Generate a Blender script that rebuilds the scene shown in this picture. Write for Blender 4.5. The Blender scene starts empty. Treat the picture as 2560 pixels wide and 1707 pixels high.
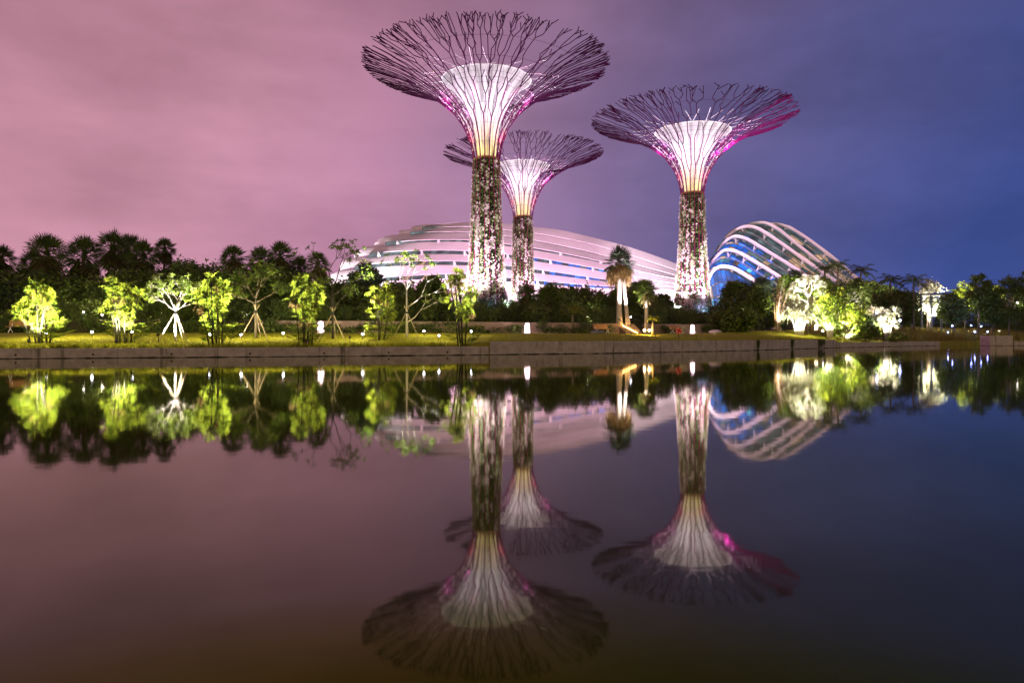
import bpy, math, random
from mathutils import Vector, Matrix, Quaternion
PI = math.pi
R = math.radians
sc = bpy.context.scene
COL = sc.collection

# ---------------------------------------------------------------- camera
FPX, HX, HY, EYE = 1777.8, 1280.0, 841.0, 1.2        # focal length in px of the 2560 px frame, horizon row, eye height
cam = bpy.data.cameras.new("camera"); cam.sensor_width = 36; cam.lens = 25.0
cam.shift_y = -12.5 / 2560; cam.clip_end = 4000; cam.clip_start = 0.1
camo = bpy.data.objects.new("camera", cam); COL.objects.link(camo)
camo.location = (0, 0, EYE); camo.rotation_euler = (R(90), 0, 0)
sc.camera = camo

# ---------------------------------------------------------------- view + render
sc.view_settings.view_transform = 'Standard'; sc.view_settings.look = 'None'
sc.view_settings.exposure = 0.0; sc.view_settings.gamma = 1.0
cy = sc.cycles
cy.use_denoising = True
try: cy.denoiser = 'OPENIMAGEDENOISE'
except Exception: pass
cy.max_bounces = 6; cy.diffuse_bounces = 2; cy.glossy_bounces = 3; cy.transmission_bounces = 4; cy.transparent_max_bounces = 6
cy.sample_clamp_indirect = 80.0
cy.use_light_tree = True
cy.caustics_reflective = False; cy.caustics_refractive = False

# ---------------------------------------------------------------- night sky lit by the city
w = bpy.data.worlds.new("World"); sc.world = w; w.use_nodes = True
nt = w.node_tree; nt.nodes.clear(); N = nt.nodes.new; L = nt.links.new
out = N("ShaderNodeOutputWorld"); bg = N("ShaderNodeBackground"); L(bg.outputs[0], out.inputs[0])
sky = N("ShaderNodeTexSky"); sky.sky_type = 'NISHITA'; sky.sun_disc = False
SUN_EL, SUN_ROT = R(-6), R(-60)
sky.sun_elevation = SUN_EL; sky.sun_rotation = SUN_ROT
tc = N("ShaderNodeTexCoord"); sep = N("ShaderNodeSeparateXYZ"); L(tc.outputs['Generated'], sep.inputs[0])
nz = N("ShaderNodeTexNoise"); nz.inputs['Scale'].default_value = 2.2; nz.inputs['Detail'].default_value = 4; nz.inputs['Roughness'].default_value = .5
mp = N("ShaderNodeMapping"); mp.inputs['Scale'].default_value = (1, 1, 2.6); L(tc.outputs['Generated'], mp.inputs[0]); L(mp.outputs[0], nz.inputs['Vector'])
def math_node(op, a, b=None, clamp=False):
    m = N("ShaderNodeMath"); m.operation = op; m.use_clamp = clamp
    for i, v in enumerate((a, b)):
        if v is None: continue
        if isinstance(v, (int, float)): m.inputs[i].default_value = v
        else: L(v, m.inputs[i])
    return m.outputs[0]
wob = math_node('MULTIPLY', math_node('SUBTRACT', nz.outputs['Fac'], .5), .22)
xx = math_node('ADD', math_node('ADD', sep.outputs['X'], wob), math_node('MULTIPLY', math_node('SUBTRACT', sep.outputs['Z'], .16), -.32))
fac = math_node('ADD', math_node('MULTIPLY', xx, .8), .5, True)
cr = N("ShaderNodeValToRGB"); L(fac, cr.inputs[0])
stops = [(.02, (.58, .27, .36)), (.17, (.63, .30, .405)), (.33, (.55, .262, .40)), (.44, (.41, .22, .365)), (.55, (.275, .175, .335)),
         (.66, (.185, .138, .31)), (.78, (.106, .108, .295)), (.95, (.046, .075, .272))]
el = cr.color_ramp.elements
while len(el) < len(stops): el.new(.5)
for e, (p, c) in zip(el, stops): e.position = p; e.color = (*c, 1)
# darker towards the zenith, soft darker clouds
dz = N("ShaderNodeMapRange"); L(sep.outputs['Z'], dz.inputs[0])
dz.inputs[1].default_value = .18; dz.inputs[2].default_value = .75; dz.inputs[3].default_value = 1.0; dz.inputs[4].default_value = .40
nz2 = N("ShaderNodeTexNoise"); nz2.inputs['Scale'].default_value = 3.4; nz2.inputs['Detail'].default_value = 5; nz2.inputs['Roughness'].default_value = .55; L(mp.outputs[0], nz2.inputs['Vector'])
cl = N("ShaderNodeMapRange"); L(nz2.outputs['Fac'], cl.inputs[0])
cl.inputs[1].default_value = .32; cl.inputs[2].default_value = .62; cl.inputs[3].default_value = .78; cl.inputs[4].default_value = 1.08
mul = N("ShaderNodeVectorMath"); mul.operation = 'SCALE'; L(cr.outputs[0], mul.inputs[0]); L(math_node('MULTIPLY', dz.outputs[0], cl.outputs[0]), mul.inputs['Scale'])
# warm glow added to the unseen sky behind the camera, lighting wall and bank
gl = N("ShaderNodeMapRange"); gl.interpolation_type = 'SMOOTHSTEP'; L(sep.outputs['Y'], gl.inputs[0])
gl.inputs[1].default_value = -.05; gl.inputs[2].default_value = -.6; gl.inputs[3].default_value = 0; gl.inputs[4].default_value = 1
gz = N("ShaderNodeMapRange"); gz.interpolation_type = 'SMOOTHSTEP'; L(sep.outputs['Z'], gz.inputs[0])
gz.inputs[1].default_value = .75; gz.inputs[2].default_value = .0; gz.inputs[3].default_value = 0; gz.inputs[4].default_value = 1
gm = N("ShaderNodeMix"); gm.data_type = 'RGBA'; L(math_node('MULTIPLY', gl.outputs[0], gz.outputs[0]), gm.inputs['Factor']); L(mul.outputs[0], gm.inputs['A'])
gm.inputs['B'].default_value = (1.15, .84, .46, 1)
nis = N("ShaderNodeVectorMath"); nis.operation = 'SCALE'; L(sky.outputs[0], nis.inputs[0]); nis.inputs['Scale'].default_value = .05
add = N("ShaderNodeVectorMath"); add.operation = 'ADD'; L(gm.outputs['Result'], add.inputs[0]); L(nis.outputs[0], add.inputs[1])
L(add.outputs[0], bg.inputs[0]); bg.inputs[1].default_value = 1.0

# ================================================================ helpers
def P(fx, fy, Z):                                       # pixel of the photograph at depth Z -> point
    return Vector(((fx - HX) / FPX * Z, Z, EYE + (HY - fy) / FPX * Z))
def lerp(a, b, t): return a + (b - a) * t
def interp(tab, x):
    if x <= tab[0][0]: a, b = tab[0], tab[1]
    elif x >= tab[-1][0]: a, b = tab[-2], tab[-1]
    else:
        for a, b in zip(tab, tab[1:]):
            if a[0] <= x <= b[0]: break
    return lerp(a[1], b[1], (x - a[0]) / (b[0] - a[0]))
def cinterp(tab, x): return interp(tab, min(max(x, tab[0][0]), tab[-1][0]))
WALL = [(-60, 29), (-27.4, 38.1), (-15.9, 41.4), (-4.6, 45.2), (-1.6, 46.5), (6.9, 50.5), (18.7, 59.3), (34.2, 74.9), (56.5, 94.0)]
def Zw(x): return interp(WALL, x)
def smooth(a, b, x):
    t = min(max((x - a) / (b - a), 0), 1); return t * t * (3 - 2 * t)
def edge(x): return 1.45 + .55 * smooth(16, 36, x) - .55 * smooth(40, 52, x)
def wtop(x): return .55 if x < -1.6 else (.87 if x < 34.2 else .57)
def ground(x, y):
    d = y - Zw(x)
    if d < 0: return -1.0
    e = edge(x); zt = wtop(x) - .05
    if d < 12: return lerp(zt, e, d / 12)
    if d < 16.2: return e
    step = .95 * smooth(-40, -34, x) * (1 - smooth(24, 30, x))
    z0 = e + step
    return lerp(z0, 4.6, smooth(16.2, 50, d)) if d < 50 else 4.6
def G(fx, fy):                                          # where the pixel's ray meets the ground
    y = 30.0
    while y < 260:
        p = P(fx, fy, y)
        if y > Zw(p.x) and p.z <= ground(p.x, y): return p
        y += .05
    return P(fx, fy, 260)
def onground(fx, Z):
    x = (fx - HX) / FPX * Z
    return Vector((x, Z, ground(x, Z)))

class MB:
    def __init__(s): s.v = []; s.f = []; s.m = []; s.mi = 0
    def face(s, *pts):
        i = len(s.v); s.v.extend([tuple(p) for p in pts]); s.f.append(tuple(range(i, i + len(pts)))); s.m.append(s.mi)
    def box(s, c, size, rot=None, taper=1.0):
        c = Vector(c); hx, hy, hz = [q / 2 for q in size]; i = len(s.v)
        for z, t in ((-hz, 1), (hz, taper)):
            for x, y in ((-hx, -hy), (hx, -hy), (hx, hy), (-hx, hy)):
                p = Vector((x * t, y * t, z))
                if rot: p = rot @ p
                s.v.append(tuple(p + c))
        for q in ((0, 3, 2, 1), (4, 5, 6, 7), (0, 1, 5, 4), (1, 2, 6, 5), (2, 3, 7, 6), (3, 0, 4, 7)):
            s.f.append(tuple(i + k for k in q)); s.m.append(s.mi)
    def tube(s, pts, rad, n=6, cap=True, closed=False):
        pts = [Vector(p) for p in pts]; m = len(pts)
        if not isinstance(rad, (list, tuple)): rad = [rad] * m
        i0 = len(s.v); nrm = None
        for k, p in enumerate(pts):
            if closed: t = pts[(k + 1) % m] - pts[k - 1]
            else: t = pts[min(k + 1, m - 1)] - pts[max(k - 1, 0)]
            if t.length < 1e-9: t = Vector((0, 0, 1))
            t.normalize()
            if nrm is None:
                nrm = t.orthogonal().normalized()
            else:
                nrm = nrm - t * nrm.dot(t)
                nrm = nrm.normalized() if nrm.length > 1e-6 else t.orthogonal().normalized()
            b = t.cross(nrm)
            for j in range(n):
                a = 2 * PI * j / n
                s.v.append(tuple(p + (nrm * math.cos(a) + b * math.sin(a)) * rad[k]))
        for k in range(m if closed else m - 1):
            k2 = (k + 1) % m
            for j in range(n):
                j2 = (j + 1) % n
                s.f.append((i0 + k * n + j, i0 + k * n + j2, i0 + k2 * n + j2, i0 + k2 * n + j)); s.m.append(s.mi)
        if cap and not closed:
            s.f.append(tuple(i0 + j for j in range(n))[::-1]); s.m.append(s.mi)
            s.f.append(tuple(i0 + (m - 1) * n + j for j in range(n))); s.m.append(s.mi)
    def lathe(s, prof, n=24, c=(0, 0, 0), cap_top=False, cap_bot=False):
        c = Vector(c); i0 = len(s.v)
        for r, z in prof:
            for j in range(n):
                a = 2 * PI * j / n
                s.v.append((c.x + r * math.cos(a), c.y + r * math.sin(a), c.z + z))
        for k in range(len(prof) - 1):
            for j in range(n):
                j2 = (j + 1) % n
                s.f.append((i0 + k * n + j, i0 + k * n + j2, i0 + (k + 1) * n + j2, i0 + (k + 1) * n + j)); s.m.append(s.mi)
        if cap_top: s.f.append(tuple(i0 + (len(prof) - 1) * n + j for j in range(n))); s.m.append(s.mi)
        if cap_bot: s.f.append(tuple(i0 + j for j in range(n))[::-1]); s.m.append(s.mi)
    def grid(s, rows):
        i0 = len(s.v); n = len(rows[0])
        for r in rows: s.v.extend([tuple(p) for p in r])
        for k in range(len(rows) - 1):
            for j in range(n - 1):
                a = i0 + k * n + j
                s.f.append((a, a + 1, a + n + 1, a + n)); s.m.append(s.mi)
    # -- leaves
    def kite(s, a, b, half, nrmside, bend=None):        # leaf from a to b, widest past its middle
        m = a.lerp(b, .55)
        if bend is not None: m = m + bend
        s.face(a, m + nrmside * half, b, m - nrmside * half)
    def leaf(s, c, size, rnd, asp=.45):
        d = Vector((rnd.gauss(0, 1), rnd.gauss(0, 1), rnd.gauss(0, .7)))
        if d.length < 1e-3: d = Vector((1, 0, 0))
        d.normalize(); sd = d.cross(Vector((rnd.gauss(0, 1), rnd.gauss(0, 1), rnd.gauss(0, 1))))
        if sd.length < 1e-3: sd = d.orthogonal()
        sd.normalize()
        s.kite(c - d * size * .5, c + d * size * .5, size * asp * .5, sd)
    def fan(s, base, d, up, Ln, span, n, wid, droop, rnd):
        d = d.normalized(); sd = d.cross(up)
        if sd.length < 1e-3: sd = d.orthogonal()
        sd.normalize(); nn = sd.cross(d).normalized()
        for j in range(n):
            a = (j / (n - 1) - .5) * span
            dv = d * math.cos(a) + sd * math.sin(a)
            ln = Ln * (.78 + .22 * math.cos(a)) * rnd.uniform(.9, 1.06)
            tip = base + dv * ln + Vector((0, 0, -droop * ln * rnd.uniform(.6, 1.3)))
            cs = (sd * math.cos(a) - d * math.sin(a))
            tw = cs * .85 + nn * (.5 if j % 2 else -.5)
            s.kite(base, tip, ln * wid, tw.normalized(), nn * (.03 * ln))
    def frond(s, base, d, Ln, arch, n, pl, wid, rnd):   # feather leaf: an arching spine with hanging leaflets
        hd = Vector((d.x, d.y, 0)); hd = hd.normalized() if hd.length > 1e-3 else Vector((1, 0, 0))
        el0 = math.atan2(d.z, math.hypot(d.x, d.y)); p = base.copy(); pts = [p.copy()]; dirs = []
        for k in range(n):
            a = el0 - arch * (k / n) ** 1.3
            dv = hd * math.cos(a) + Vector((0, 0, math.sin(a)))
            p = p + dv * (Ln / n); pts.append(p.copy()); dirs.append(dv)
        s.tube(pts[::2] + ([pts[-1]] if (len(pts) - 1) % 2 else []), .02, 3, False)
        side = hd.cross(Vector((0, 0, 1))).normalized()
        for k in range(2, n):
            t = k / n; l = pl * math.sin(PI * (.15 + .8 * t)) * rnd.uniform(.85, 1.1)
            for sg in (-1, 1):
                dv = (side * sg * .9 + dirs[k] * .55 + Vector((0, 0, -.35 * rnd.uniform(.5, 1.4)))).normalized()
                s.kite(pts[k], pts[k] + dv * l, wid, dirs[k].cross(dv).cross(dv).normalized())

def obj(name, mb, mats, parent=None, shade=False, loc=None):
    me = bpy.data.meshes.new(name)
    me.from_pydata(mb.v, [], mb.f)
    for m in (mats if isinstance(mats, (list, tuple)) else [mats]): me.materials.append(m)
    if any(mb.m): me.polygons.foreach_set('material_index', mb.m)
    if shade: me.polygons.foreach_set('use_smooth', [True] * len(me.polygons))
    me.update()
    o = bpy.data.objects.new(name, me); COL.objects.link(o)
    if parent: o.parent = parent
    if loc is not None: o.location = loc
    return o
def tag(o, label, cat, group=None):
    o['label'] = label; o['category'] = cat
    if group: o['group'] = group
    return o
def thing(name, label, cat, loc=(0, 0, 0), rz=0.0, group=None):
    o = bpy.data.objects.new(name, None); COL.objects.link(o); o.empty_display_size = .2
    o.location = loc; o.rotation_euler = (0, 0, rz)
    return tag(o, label, cat, group)
def struct(name, mb, m, shade=False):
    o = obj(name, mb, m, None, shade); o['kind'] = 'structure'; return o
def stuff(name, mb, m, label, cat):
    o = obj(name, mb, m); o['kind'] = 'stuff'; o['label'] = label; o['category'] = cat; return o
def copy_tree(o, parent=None):
    c = o.copy(); COL.objects.link(c)
    if parent: c.parent = parent
    for ch in list(o.children): copy_tree(ch, c)
    return c
def lamp(kind, loc, energy, color, parent, size=.05, aim=None, angle=70, blend=.6):
    l = bpy.data.lights.new("lamp_or_fill_light", kind); l.energy = energy; l.color = color
    l.shadow_soft_size = size
    if kind == 'SPOT': l.spot_size = R(angle); l.spot_blend = blend
    o = bpy.data.objects.new("lamp_or_fill_light", l); COL.objects.link(o)
    o.visible_glossy = False                            # the lens or globe mesh of the lamp is what mirrors in the water
    if parent: o.parent = parent
    o.location = loc
    if aim is not None:
        o.rotation_mode = 'QUATERNION'; o.rotation_quaternion = Vector(aim).to_track_quat('-Z', 'Y')
    return o

# ---------------------------------------------------------------- materials
def principled(name, color, rough=.6, metal=0.0, noise=None, spec=None, color2=None, coords='Object', bump=0, island=False, nscale=4, trans=0.0):
    m = bpy.data.materials.new(name); m.use_nodes = True; t = m.node_tree; n = t.nodes; b = n['Principled BSDF']
    b.inputs['Base Color'].default_value = (*color, 1); b.inputs['Roughness'].default_value = rough; b.inputs['Metallic'].default_value = metal
    if spec is not None: b.inputs['Specular IOR Level'].default_value = spec
    colsock = None
    if color2 is not None:
        mix = n.new('ShaderNodeMix'); mix.data_type = 'RGBA'
        mix.inputs['A'].default_value = (*color, 1); mix.inputs['B'].default_value = (*color2, 1)
        if island:
            g = n.new('ShaderNodeNewGeometry'); t.links.new(g.outputs['Random Per Island'], mix.inputs['Factor'])
        else:
            c = n.new('ShaderNodeTexCoord'); x = n.new('ShaderNodeTexNoise'); x.inputs['Scale'].default_value = nscale; x.inputs['Detail'].default_value = 6
            x.inputs['Roughness'].default_value = .65
            r = n.new('ShaderNodeMapRange'); r.inputs[1].default_value = .35; r.inputs[2].default_value = .68
            t.links.new(c.outputs[coords], x.inputs['Vector']); t.links.new(x.outputs['Fac'], r.inputs[0]); t.links.new(r.outputs[0], mix.inputs['Factor'])
            if bump:
                bp = n.new('ShaderNodeBump'); bp.inputs['Strength'].default_value = bump; bp.inputs['Distance'].default_value = .03
                t.links.new(x.outputs['Fac'], bp.inputs['Height']); t.links.new(bp.outputs[0], b.inputs['Normal'])
        colsock = mix.outputs['Result']; t.links.new(colsock, b.inputs['Base Color'])
    if trans > 0:
        tr = n.new('ShaderNodeBsdfTranslucent'); ms = n.new('ShaderNodeMixShader'); ms.inputs[0].default_value = trans
        tr.inputs[0].default_value = (*color, 1)
        if colsock: t.links.new(colsock, tr.inputs[0])
        t.links.new(b.outputs[0], ms.inputs[1]); t.links.new(tr.outputs[0], ms.inputs[2])
        t.links.new(ms.outputs[0], n['Material Output'].inputs[0])
    return m
def emit(name, color, strength):
    m = bpy.data.materials.new(name); m.use_nodes = True; b = m.node_tree.nodes['Principled BSDF']
    b.inputs['Base Color'].default_value = (.8, .8, .8, 1)
    b.inputs['Emission Color'].default_value = (*color, 1); b.inputs['Emission Strength'].default_value = strength
    return m
M = {}
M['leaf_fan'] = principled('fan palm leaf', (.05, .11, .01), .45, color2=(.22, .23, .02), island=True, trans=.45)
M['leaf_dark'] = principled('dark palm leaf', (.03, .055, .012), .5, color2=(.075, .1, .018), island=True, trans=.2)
M['leaf_dry'] = principled('dry palm leaf', (.16, .1, .035), .7, color2=(.26, .18, .08), island=True, trans=.25)
M['leaf_old'] = principled('old palm leaf', (.06, .055, .016), .7, color2=(.1, .08, .03), island=True, trans=.2)
M['leaf_tree'] = principled('tree leaf', (.045, .085, .014), .5, color2=(.11, .15, .022), island=True, trans=.25)
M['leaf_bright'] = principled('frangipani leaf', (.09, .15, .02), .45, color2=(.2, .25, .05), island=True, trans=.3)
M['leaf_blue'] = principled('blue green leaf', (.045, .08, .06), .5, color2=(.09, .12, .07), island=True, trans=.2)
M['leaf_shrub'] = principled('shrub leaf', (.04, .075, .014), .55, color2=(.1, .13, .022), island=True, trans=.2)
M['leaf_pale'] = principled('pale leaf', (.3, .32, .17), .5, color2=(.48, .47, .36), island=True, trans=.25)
M['grassblade'] = principled('grass blade', (.14, .17, .004), .6, color2=(.28, .28, .008), island=True, trans=.3)
M['reed'] = principled('reed blade', (.12, .13, .022), .7, color2=(.22, .16, .035), island=True, trans=.2)
M['bark'] = principled('palm bark', (.16, .13, .08), .85, color2=(.07, .055, .035), nscale=3, bump=.4)
M['bark_dark'] = principled('dark stem', (.025, .022, .018), .8, color2=(.05, .045, .03), nscale=6)
M['bark_pale'] = principled('pale smooth bark', (.42, .38, .33), .7, color2=(.28, .25, .2), nscale=4)
M['stake'] = principled('wooden stake', (.35, .28, .18), .75, color2=(.25, .19, .12), nscale=6)
M['lawn'] = principled('lawn turf', (.15, .16, .004), .9, color2=(.27, .24, .006), nscale=.9, bump=.6)
M['soil'] = principled('planted soil', (.03, .035, .012), .95, color2=(.06, .055, .025), nscale=.6, bump=.5)
M['paving'] = principled('pale paving', (.34, .28, .23), .8, color2=(.26, .21, .17), nscale=1.5)
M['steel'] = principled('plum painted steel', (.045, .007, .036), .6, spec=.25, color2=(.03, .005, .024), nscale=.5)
M['steel_rib'] = principled('magenta light tinted steel', (.15, .008, .09), .5, spec=.3, color2=(.11, .006, .07), nscale=.5)  # same steel, colour brightened to stand in for the magenta light
M['steel_trunk'] = principled('crimson light tinted steel', (.38, .01, .15), .5, color2=(.28, .008, .12), nscale=.5)  # same steel on the trunk, light on the ribs put into the colour
M['steel_white'] = principled('white painted steel', (.78, .76, .78), .4)
M['metal_dark'] = principled('dark lamp metal', (.02, .02, .022), .5, metal=.3)
M['core'] = principled('trunk core', (.03, .034, .026), .9, color2=(.012, .014, .012), nscale=1.2)
M['vine'] = principled('trunk vine', (.06, .12, .025), .55, color2=(.15, .21, .05), island=True, trans=.2)
M['bloom'] = principled('white blossom', (.70, .46, .58), .6, color2=(.86, .76, .78), island=True, trans=.2)
M['bloom_green'] = principled('silver bromeliad', (.16, .26, .08), .6, color2=(.5, .52, .34), island=True, trans=.2)
M['shell'] = principled('white roof panel', (.76, .7, .72), .38, color2=(.64, .58, .61), nscale=.12)
M['arch'] = principled('white arch', (.78, .72, .74), .38, color2=(.7, .64, .66), nscale=.2)
M['mullion'] = principled('dark mullion', (.05, .055, .06), .4, metal=.4)
M['timber'] = principled('oiled timber', (.42, .22, .09), .55, color2=(.32, .16, .06), nscale=5)
M['orange'] = principled('orange plastic', (.75, .09, .01), .4)
M['red'] = principled('red enamel', (.55, .03, .01), .4)
M['stone'] = principled('pale boulder', (.42, .38, .36), .8, color2=(.28, .25, .23), nscale=3, bump=.4)
M['stone_dark'] = principled('grey boulder', (.14, .15, .16), .8, color2=(.08, .085, .09), nscale=3, bump=.4)
M['render_wall'] = principled('garden wall render', (.3, .23, .17), .85, color2=(.19, .14, .1), nscale=1.6, bump=.2)
M['membrane'] = None
def glass(name, col, estr, rough=.12):
    m = bpy.data.materials.new(name); m.use_nodes = True; t = m.node_tree; n = t.nodes; b = n['Principled BSDF']
    b.inputs['Base Color'].default_value = (.02, .03, .035, 1); b.inputs['Roughness'].default_value = rough
    g = n.new('ShaderNodeNewGeometry'); r = n.new('ShaderNodeMapRange'); r.inputs[3].default_value = estr * .25; r.inputs[4].default_value = estr * 1.5
    c = n.new('ShaderNodeTexCoord'); x = n.new('ShaderNodeTexNoise'); x.inputs['Scale'].default_value = .35; x.inputs['Detail'].default_value = 4
    mm = n.new('ShaderNodeMath'); mm.operation = 'MULTIPLY'
    t.links.new(c.outputs['Object'], x.inputs['Vector']); t.links.new(g.outputs['Random Per Island'], r.inputs[0])
    r2 = n.new('ShaderNodeMapRange'); r2.inputs[1].default_value = .35; r2.inputs[2].default_value = .65; r2.inputs[3].default_value = .3; r2.inputs[4].default_value = 1.5
    t.links.new(x.outputs['Fac'], r2.inputs[0]); t.links.new(r.outputs[0], mm.inputs[0]); t.links.new(r2.outputs[0], mm.inputs[1])
    b.inputs['Emission Color'].default_value = (*col, 1); t.links.new(mm.outputs[0], b.inputs['Emission Strength'])
    return m
M['glass_dark'] = glass('dark conservatory glass', (.15, .22, .22), .5)
M['glass_blue'] = glass('blue lit conservatory glass', (.015, .2, 1.0), .85)
M['glass_warm'] = glass('warm lit conservatory glass', (1.0, .62, .35), .42)
M['glass_cyan'] = glass('cyan lit conservatory glass', (.15, .65, 1.0), .8)
def concrete():
    m = principled('canal concrete', (.45, .39, .34), .85, color2=(.29, .25, .215), nscale=2.2, bump=.25)
    t = m.node_tree; n = t.nodes; b = n['Principled BSDF']
    src = b.inputs['Base Color'].links[0].from_socket
    c = n.new('ShaderNodeTexCoord'); s = n.new('ShaderNodeSeparateXYZ'); t.links.new(c.outputs['Object'], s.inputs[0])
    x = n.new('ShaderNodeTexNoise'); x.inputs['Scale'].default_value = 1.3; x.inputs['Detail'].default_value = 5
    mp = n.new('ShaderNodeMapping'); mp.inputs['Scale'].default_value = (1, 1, .12); t.links.new(c.outputs['Object'], mp.inputs[0]); t.links.new(mp.outputs[0], x.inputs['Vector'])
    a = n.new('ShaderNodeMath'); a.operation = 'MULTIPLY_ADD'; a.inputs[1].default_value = .16; a.inputs[2].default_value = -.04
    t.links.new(x.outputs['Fac'], a.inputs[0])
    lt = n.new('ShaderNodeMath'); lt.operation = 'LESS_THAN'; t.links.new(s.outputs['Z'], lt.inputs[0]); t.links.new(a.outputs[0], lt.inputs[1])
    mx = n.new('ShaderNodeMix'); mx.data_type = 'RGBA'; mx.inputs['B'].default_value = (.03, .028, .02, 1)
    t.links.new(lt.outputs[0], mx.inputs['Factor']); t.links.new(src, mx.inputs['A'])
    # green streaks
    r = n.new('ShaderNodeMapRange'); r.inputs[1].default_value = .6; r.inputs[2].default_value = .72; r.inputs[4].default_value = .75
    x2 = n.new('ShaderNodeTexNoise'); x2.inputs['Scale'].default_value = 2.3; x2.inputs['Detail'].default_value = 4; t.links.new(mp.outputs[0], x2.inputs['Vector'])
    t.links.new(x2.outputs['Fac'], r.inputs[0])
    mx2 = n.new('ShaderNodeMix'); mx2.data_type = 'RGBA'; mx2.inputs['B'].default_value = (.06, .06, .03, 1)
    t.links.new(r.outputs[0], mx2.inputs['Factor']); t.links.new(mx.outputs['Result'], mx2.inputs['A'])
    t.links.new(mx2.outputs['Result'], b.inputs['Base Color'])
    return m
M['concrete'] = concrete()
def membrane():
    m = bpy.data.materials.new('white membrane'); m.use_nodes = True; t = m.node_tree; n = t.nodes; n.remove(n['Principled BSDF'])
    d = n.new('ShaderNodeBsdfDiffuse'); tr = n.new('ShaderNodeBsdfTranslucent'); ms = n.new('ShaderNodeMixShader'); ms.inputs[0].default_value = .62
    d.inputs[0].default_value = (.78, .74, .76, 1)
    c = n.new('ShaderNodeTexCoord'); s = n.new('ShaderNodeSeparateXYZ'); t.links.new(c.outputs['Object'], s.inputs[0])
    at = n.new('ShaderNodeMath'); at.operation = 'ARCTAN2'; t.links.new(s.outputs['Y'], at.inputs[0]); t.links.new(s.outputs['X'], at.inputs[1])
    cv = n.new('ShaderNodeCombineXYZ'); t.links.new(at.outputs[0], cv.inputs[0])
    x = n.new('ShaderNodeTexNoise'); x.inputs['Scale'].default_value = 6; x.inputs['Detail'].default_value = 4
    z = n.new('ShaderNodeMath'); z.operation = 'MULTIPLY'; z.inputs[1].default_value = .03; t.links.new(s.outputs['Z'], z.inputs[0]); t.links.new(z.outputs[0], cv.inputs[2])
    t.links.new(cv.outputs[0], x.inputs['Vector'])
    r = n.new('ShaderNodeMapRange'); r.inputs[1].default_value = .38; r.inputs[2].default_value = .62; r.inputs[3].default_value = .1; r.inputs[4].default_value = .9
    t.links.new(x.outputs['Fac'], r.inputs[0])
    cc = n.new('ShaderNodeCombineColor')
    for i in range(3): t.links.new(r.outputs[0], cc.inputs[i])
    t.links.new(cc.outputs[0], tr.inputs[0])
    t.links.new(d.outputs[0], ms.inputs[1]); t.links.new(tr.outputs[0], ms.inputs[2]); t.links.new(ms.outputs[0], n['Material Output'].inputs[0])
    return m
M['membrane'] = membrane()
E = {
    'flood': emit('floodlight lens', (.8, .78, 1.0), 22),
    'lantern': emit('lantern shade', (1.0, .66, .8), 3.2),
    'lantern_warm': emit('warm lantern shade', (1.0, .78, .5), 9),
    'warm': emit('warm bulb', (1.0, .62, .3), 30),
    'strip': emit('amber light strip', (1.0, .5, .12), 14),
    'white': emit('white bulb', (1.0, .86, .8), 22),
    'blue': emit('blue white lens', (.3, .36, 1.0), 45),
    'tube': emit('white light tube', (1.0, .78, .9), 1.6),
}

# ================================================================ setting: water, ground, lawn, path
def water():
    m = bpy.data.materials.new('canal water'); m.use_nodes = True; t = m.node_tree; n = t.nodes; n.remove(n['Principled BSDF'])
    c = n.new('ShaderNodeTexCoord'); mp = n.new('ShaderNodeMapping'); mp.inputs['Scale'].default_value = (1.0, 1.6, 1)
    x = n.new('ShaderNodeTexNoise'); x.inputs['Scale'].default_value = 1.6; x.inputs['Detail'].default_value = 3; x.inputs['Roughness'].default_value = .5
    bp = n.new('ShaderNodeBump'); bp.inputs['Strength'].default_value = .5; bp.inputs['Distance'].default_value = .0013
    t.links.new(c.outputs['Object'], mp.inputs[0]); t.links.new(mp.outputs[0], x.inputs['Vector']); t.links.new(x.outputs['Fac'], bp.inputs['Height'])
    # turbid green water under a reflecting skin that turns browner where one looks down into it
    d = n.new('ShaderNodeBsdfDiffuse'); d.inputs[0].default_value = (.026, .042, .002, 1)
    g = n.new('ShaderNodeBsdfGlossy'); g.inputs['Roughness'].default_value = .037
    fr = n.new('ShaderNodeFresnel'); fr.inputs[0].default_value = 1.38
    lw = n.new('ShaderNodeLayerWeight'); lw.inputs[0].default_value = .5
    r = n.new('ShaderNodeValToRGB'); e = r.color_ramp.elements
    e[0].position = .555; e[0].color = (.6, .56, .06, 1); e[1].position = .95; e[1].color = (1, 1, .94, 1)
    for q, cq in ((.61, (.75, .72, .30, 1)), (.67, (.93, .90, .78, 1)), (.84, (.92, .92, .72, 1))): k = e.new(q); k.color = cq
    ms = n.new('ShaderNodeMixShader')
    for q in (d, g, fr): t.links.new(bp.outputs[0], q.inputs['Normal'])
    t.links.new(lw.outputs['Facing'], r.inputs[0]); t.links.new(r.outputs[0], g.inputs[0]); t.links.new(fr.outputs[0], ms.inputs[0])
    t.links.new(d.outputs[0], ms.inputs[1]); t.links.new(g.outputs[0], ms.inputs[2]); t.links.new(ms.outputs[0], n['Material Output'].inputs[0])
    mb = MB(); mb.face((-900, -300, 0), (900, -300, 0), (900, 900, 0), (-900, 900, 0))
    return struct('water', mb, m)
water()
xs = [-420, -300, -220, -160, -120, -95] + [-80 + 1.6 * i for i in range(120)] + [125, 150, 190, 240, 310, 400, 520]
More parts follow.
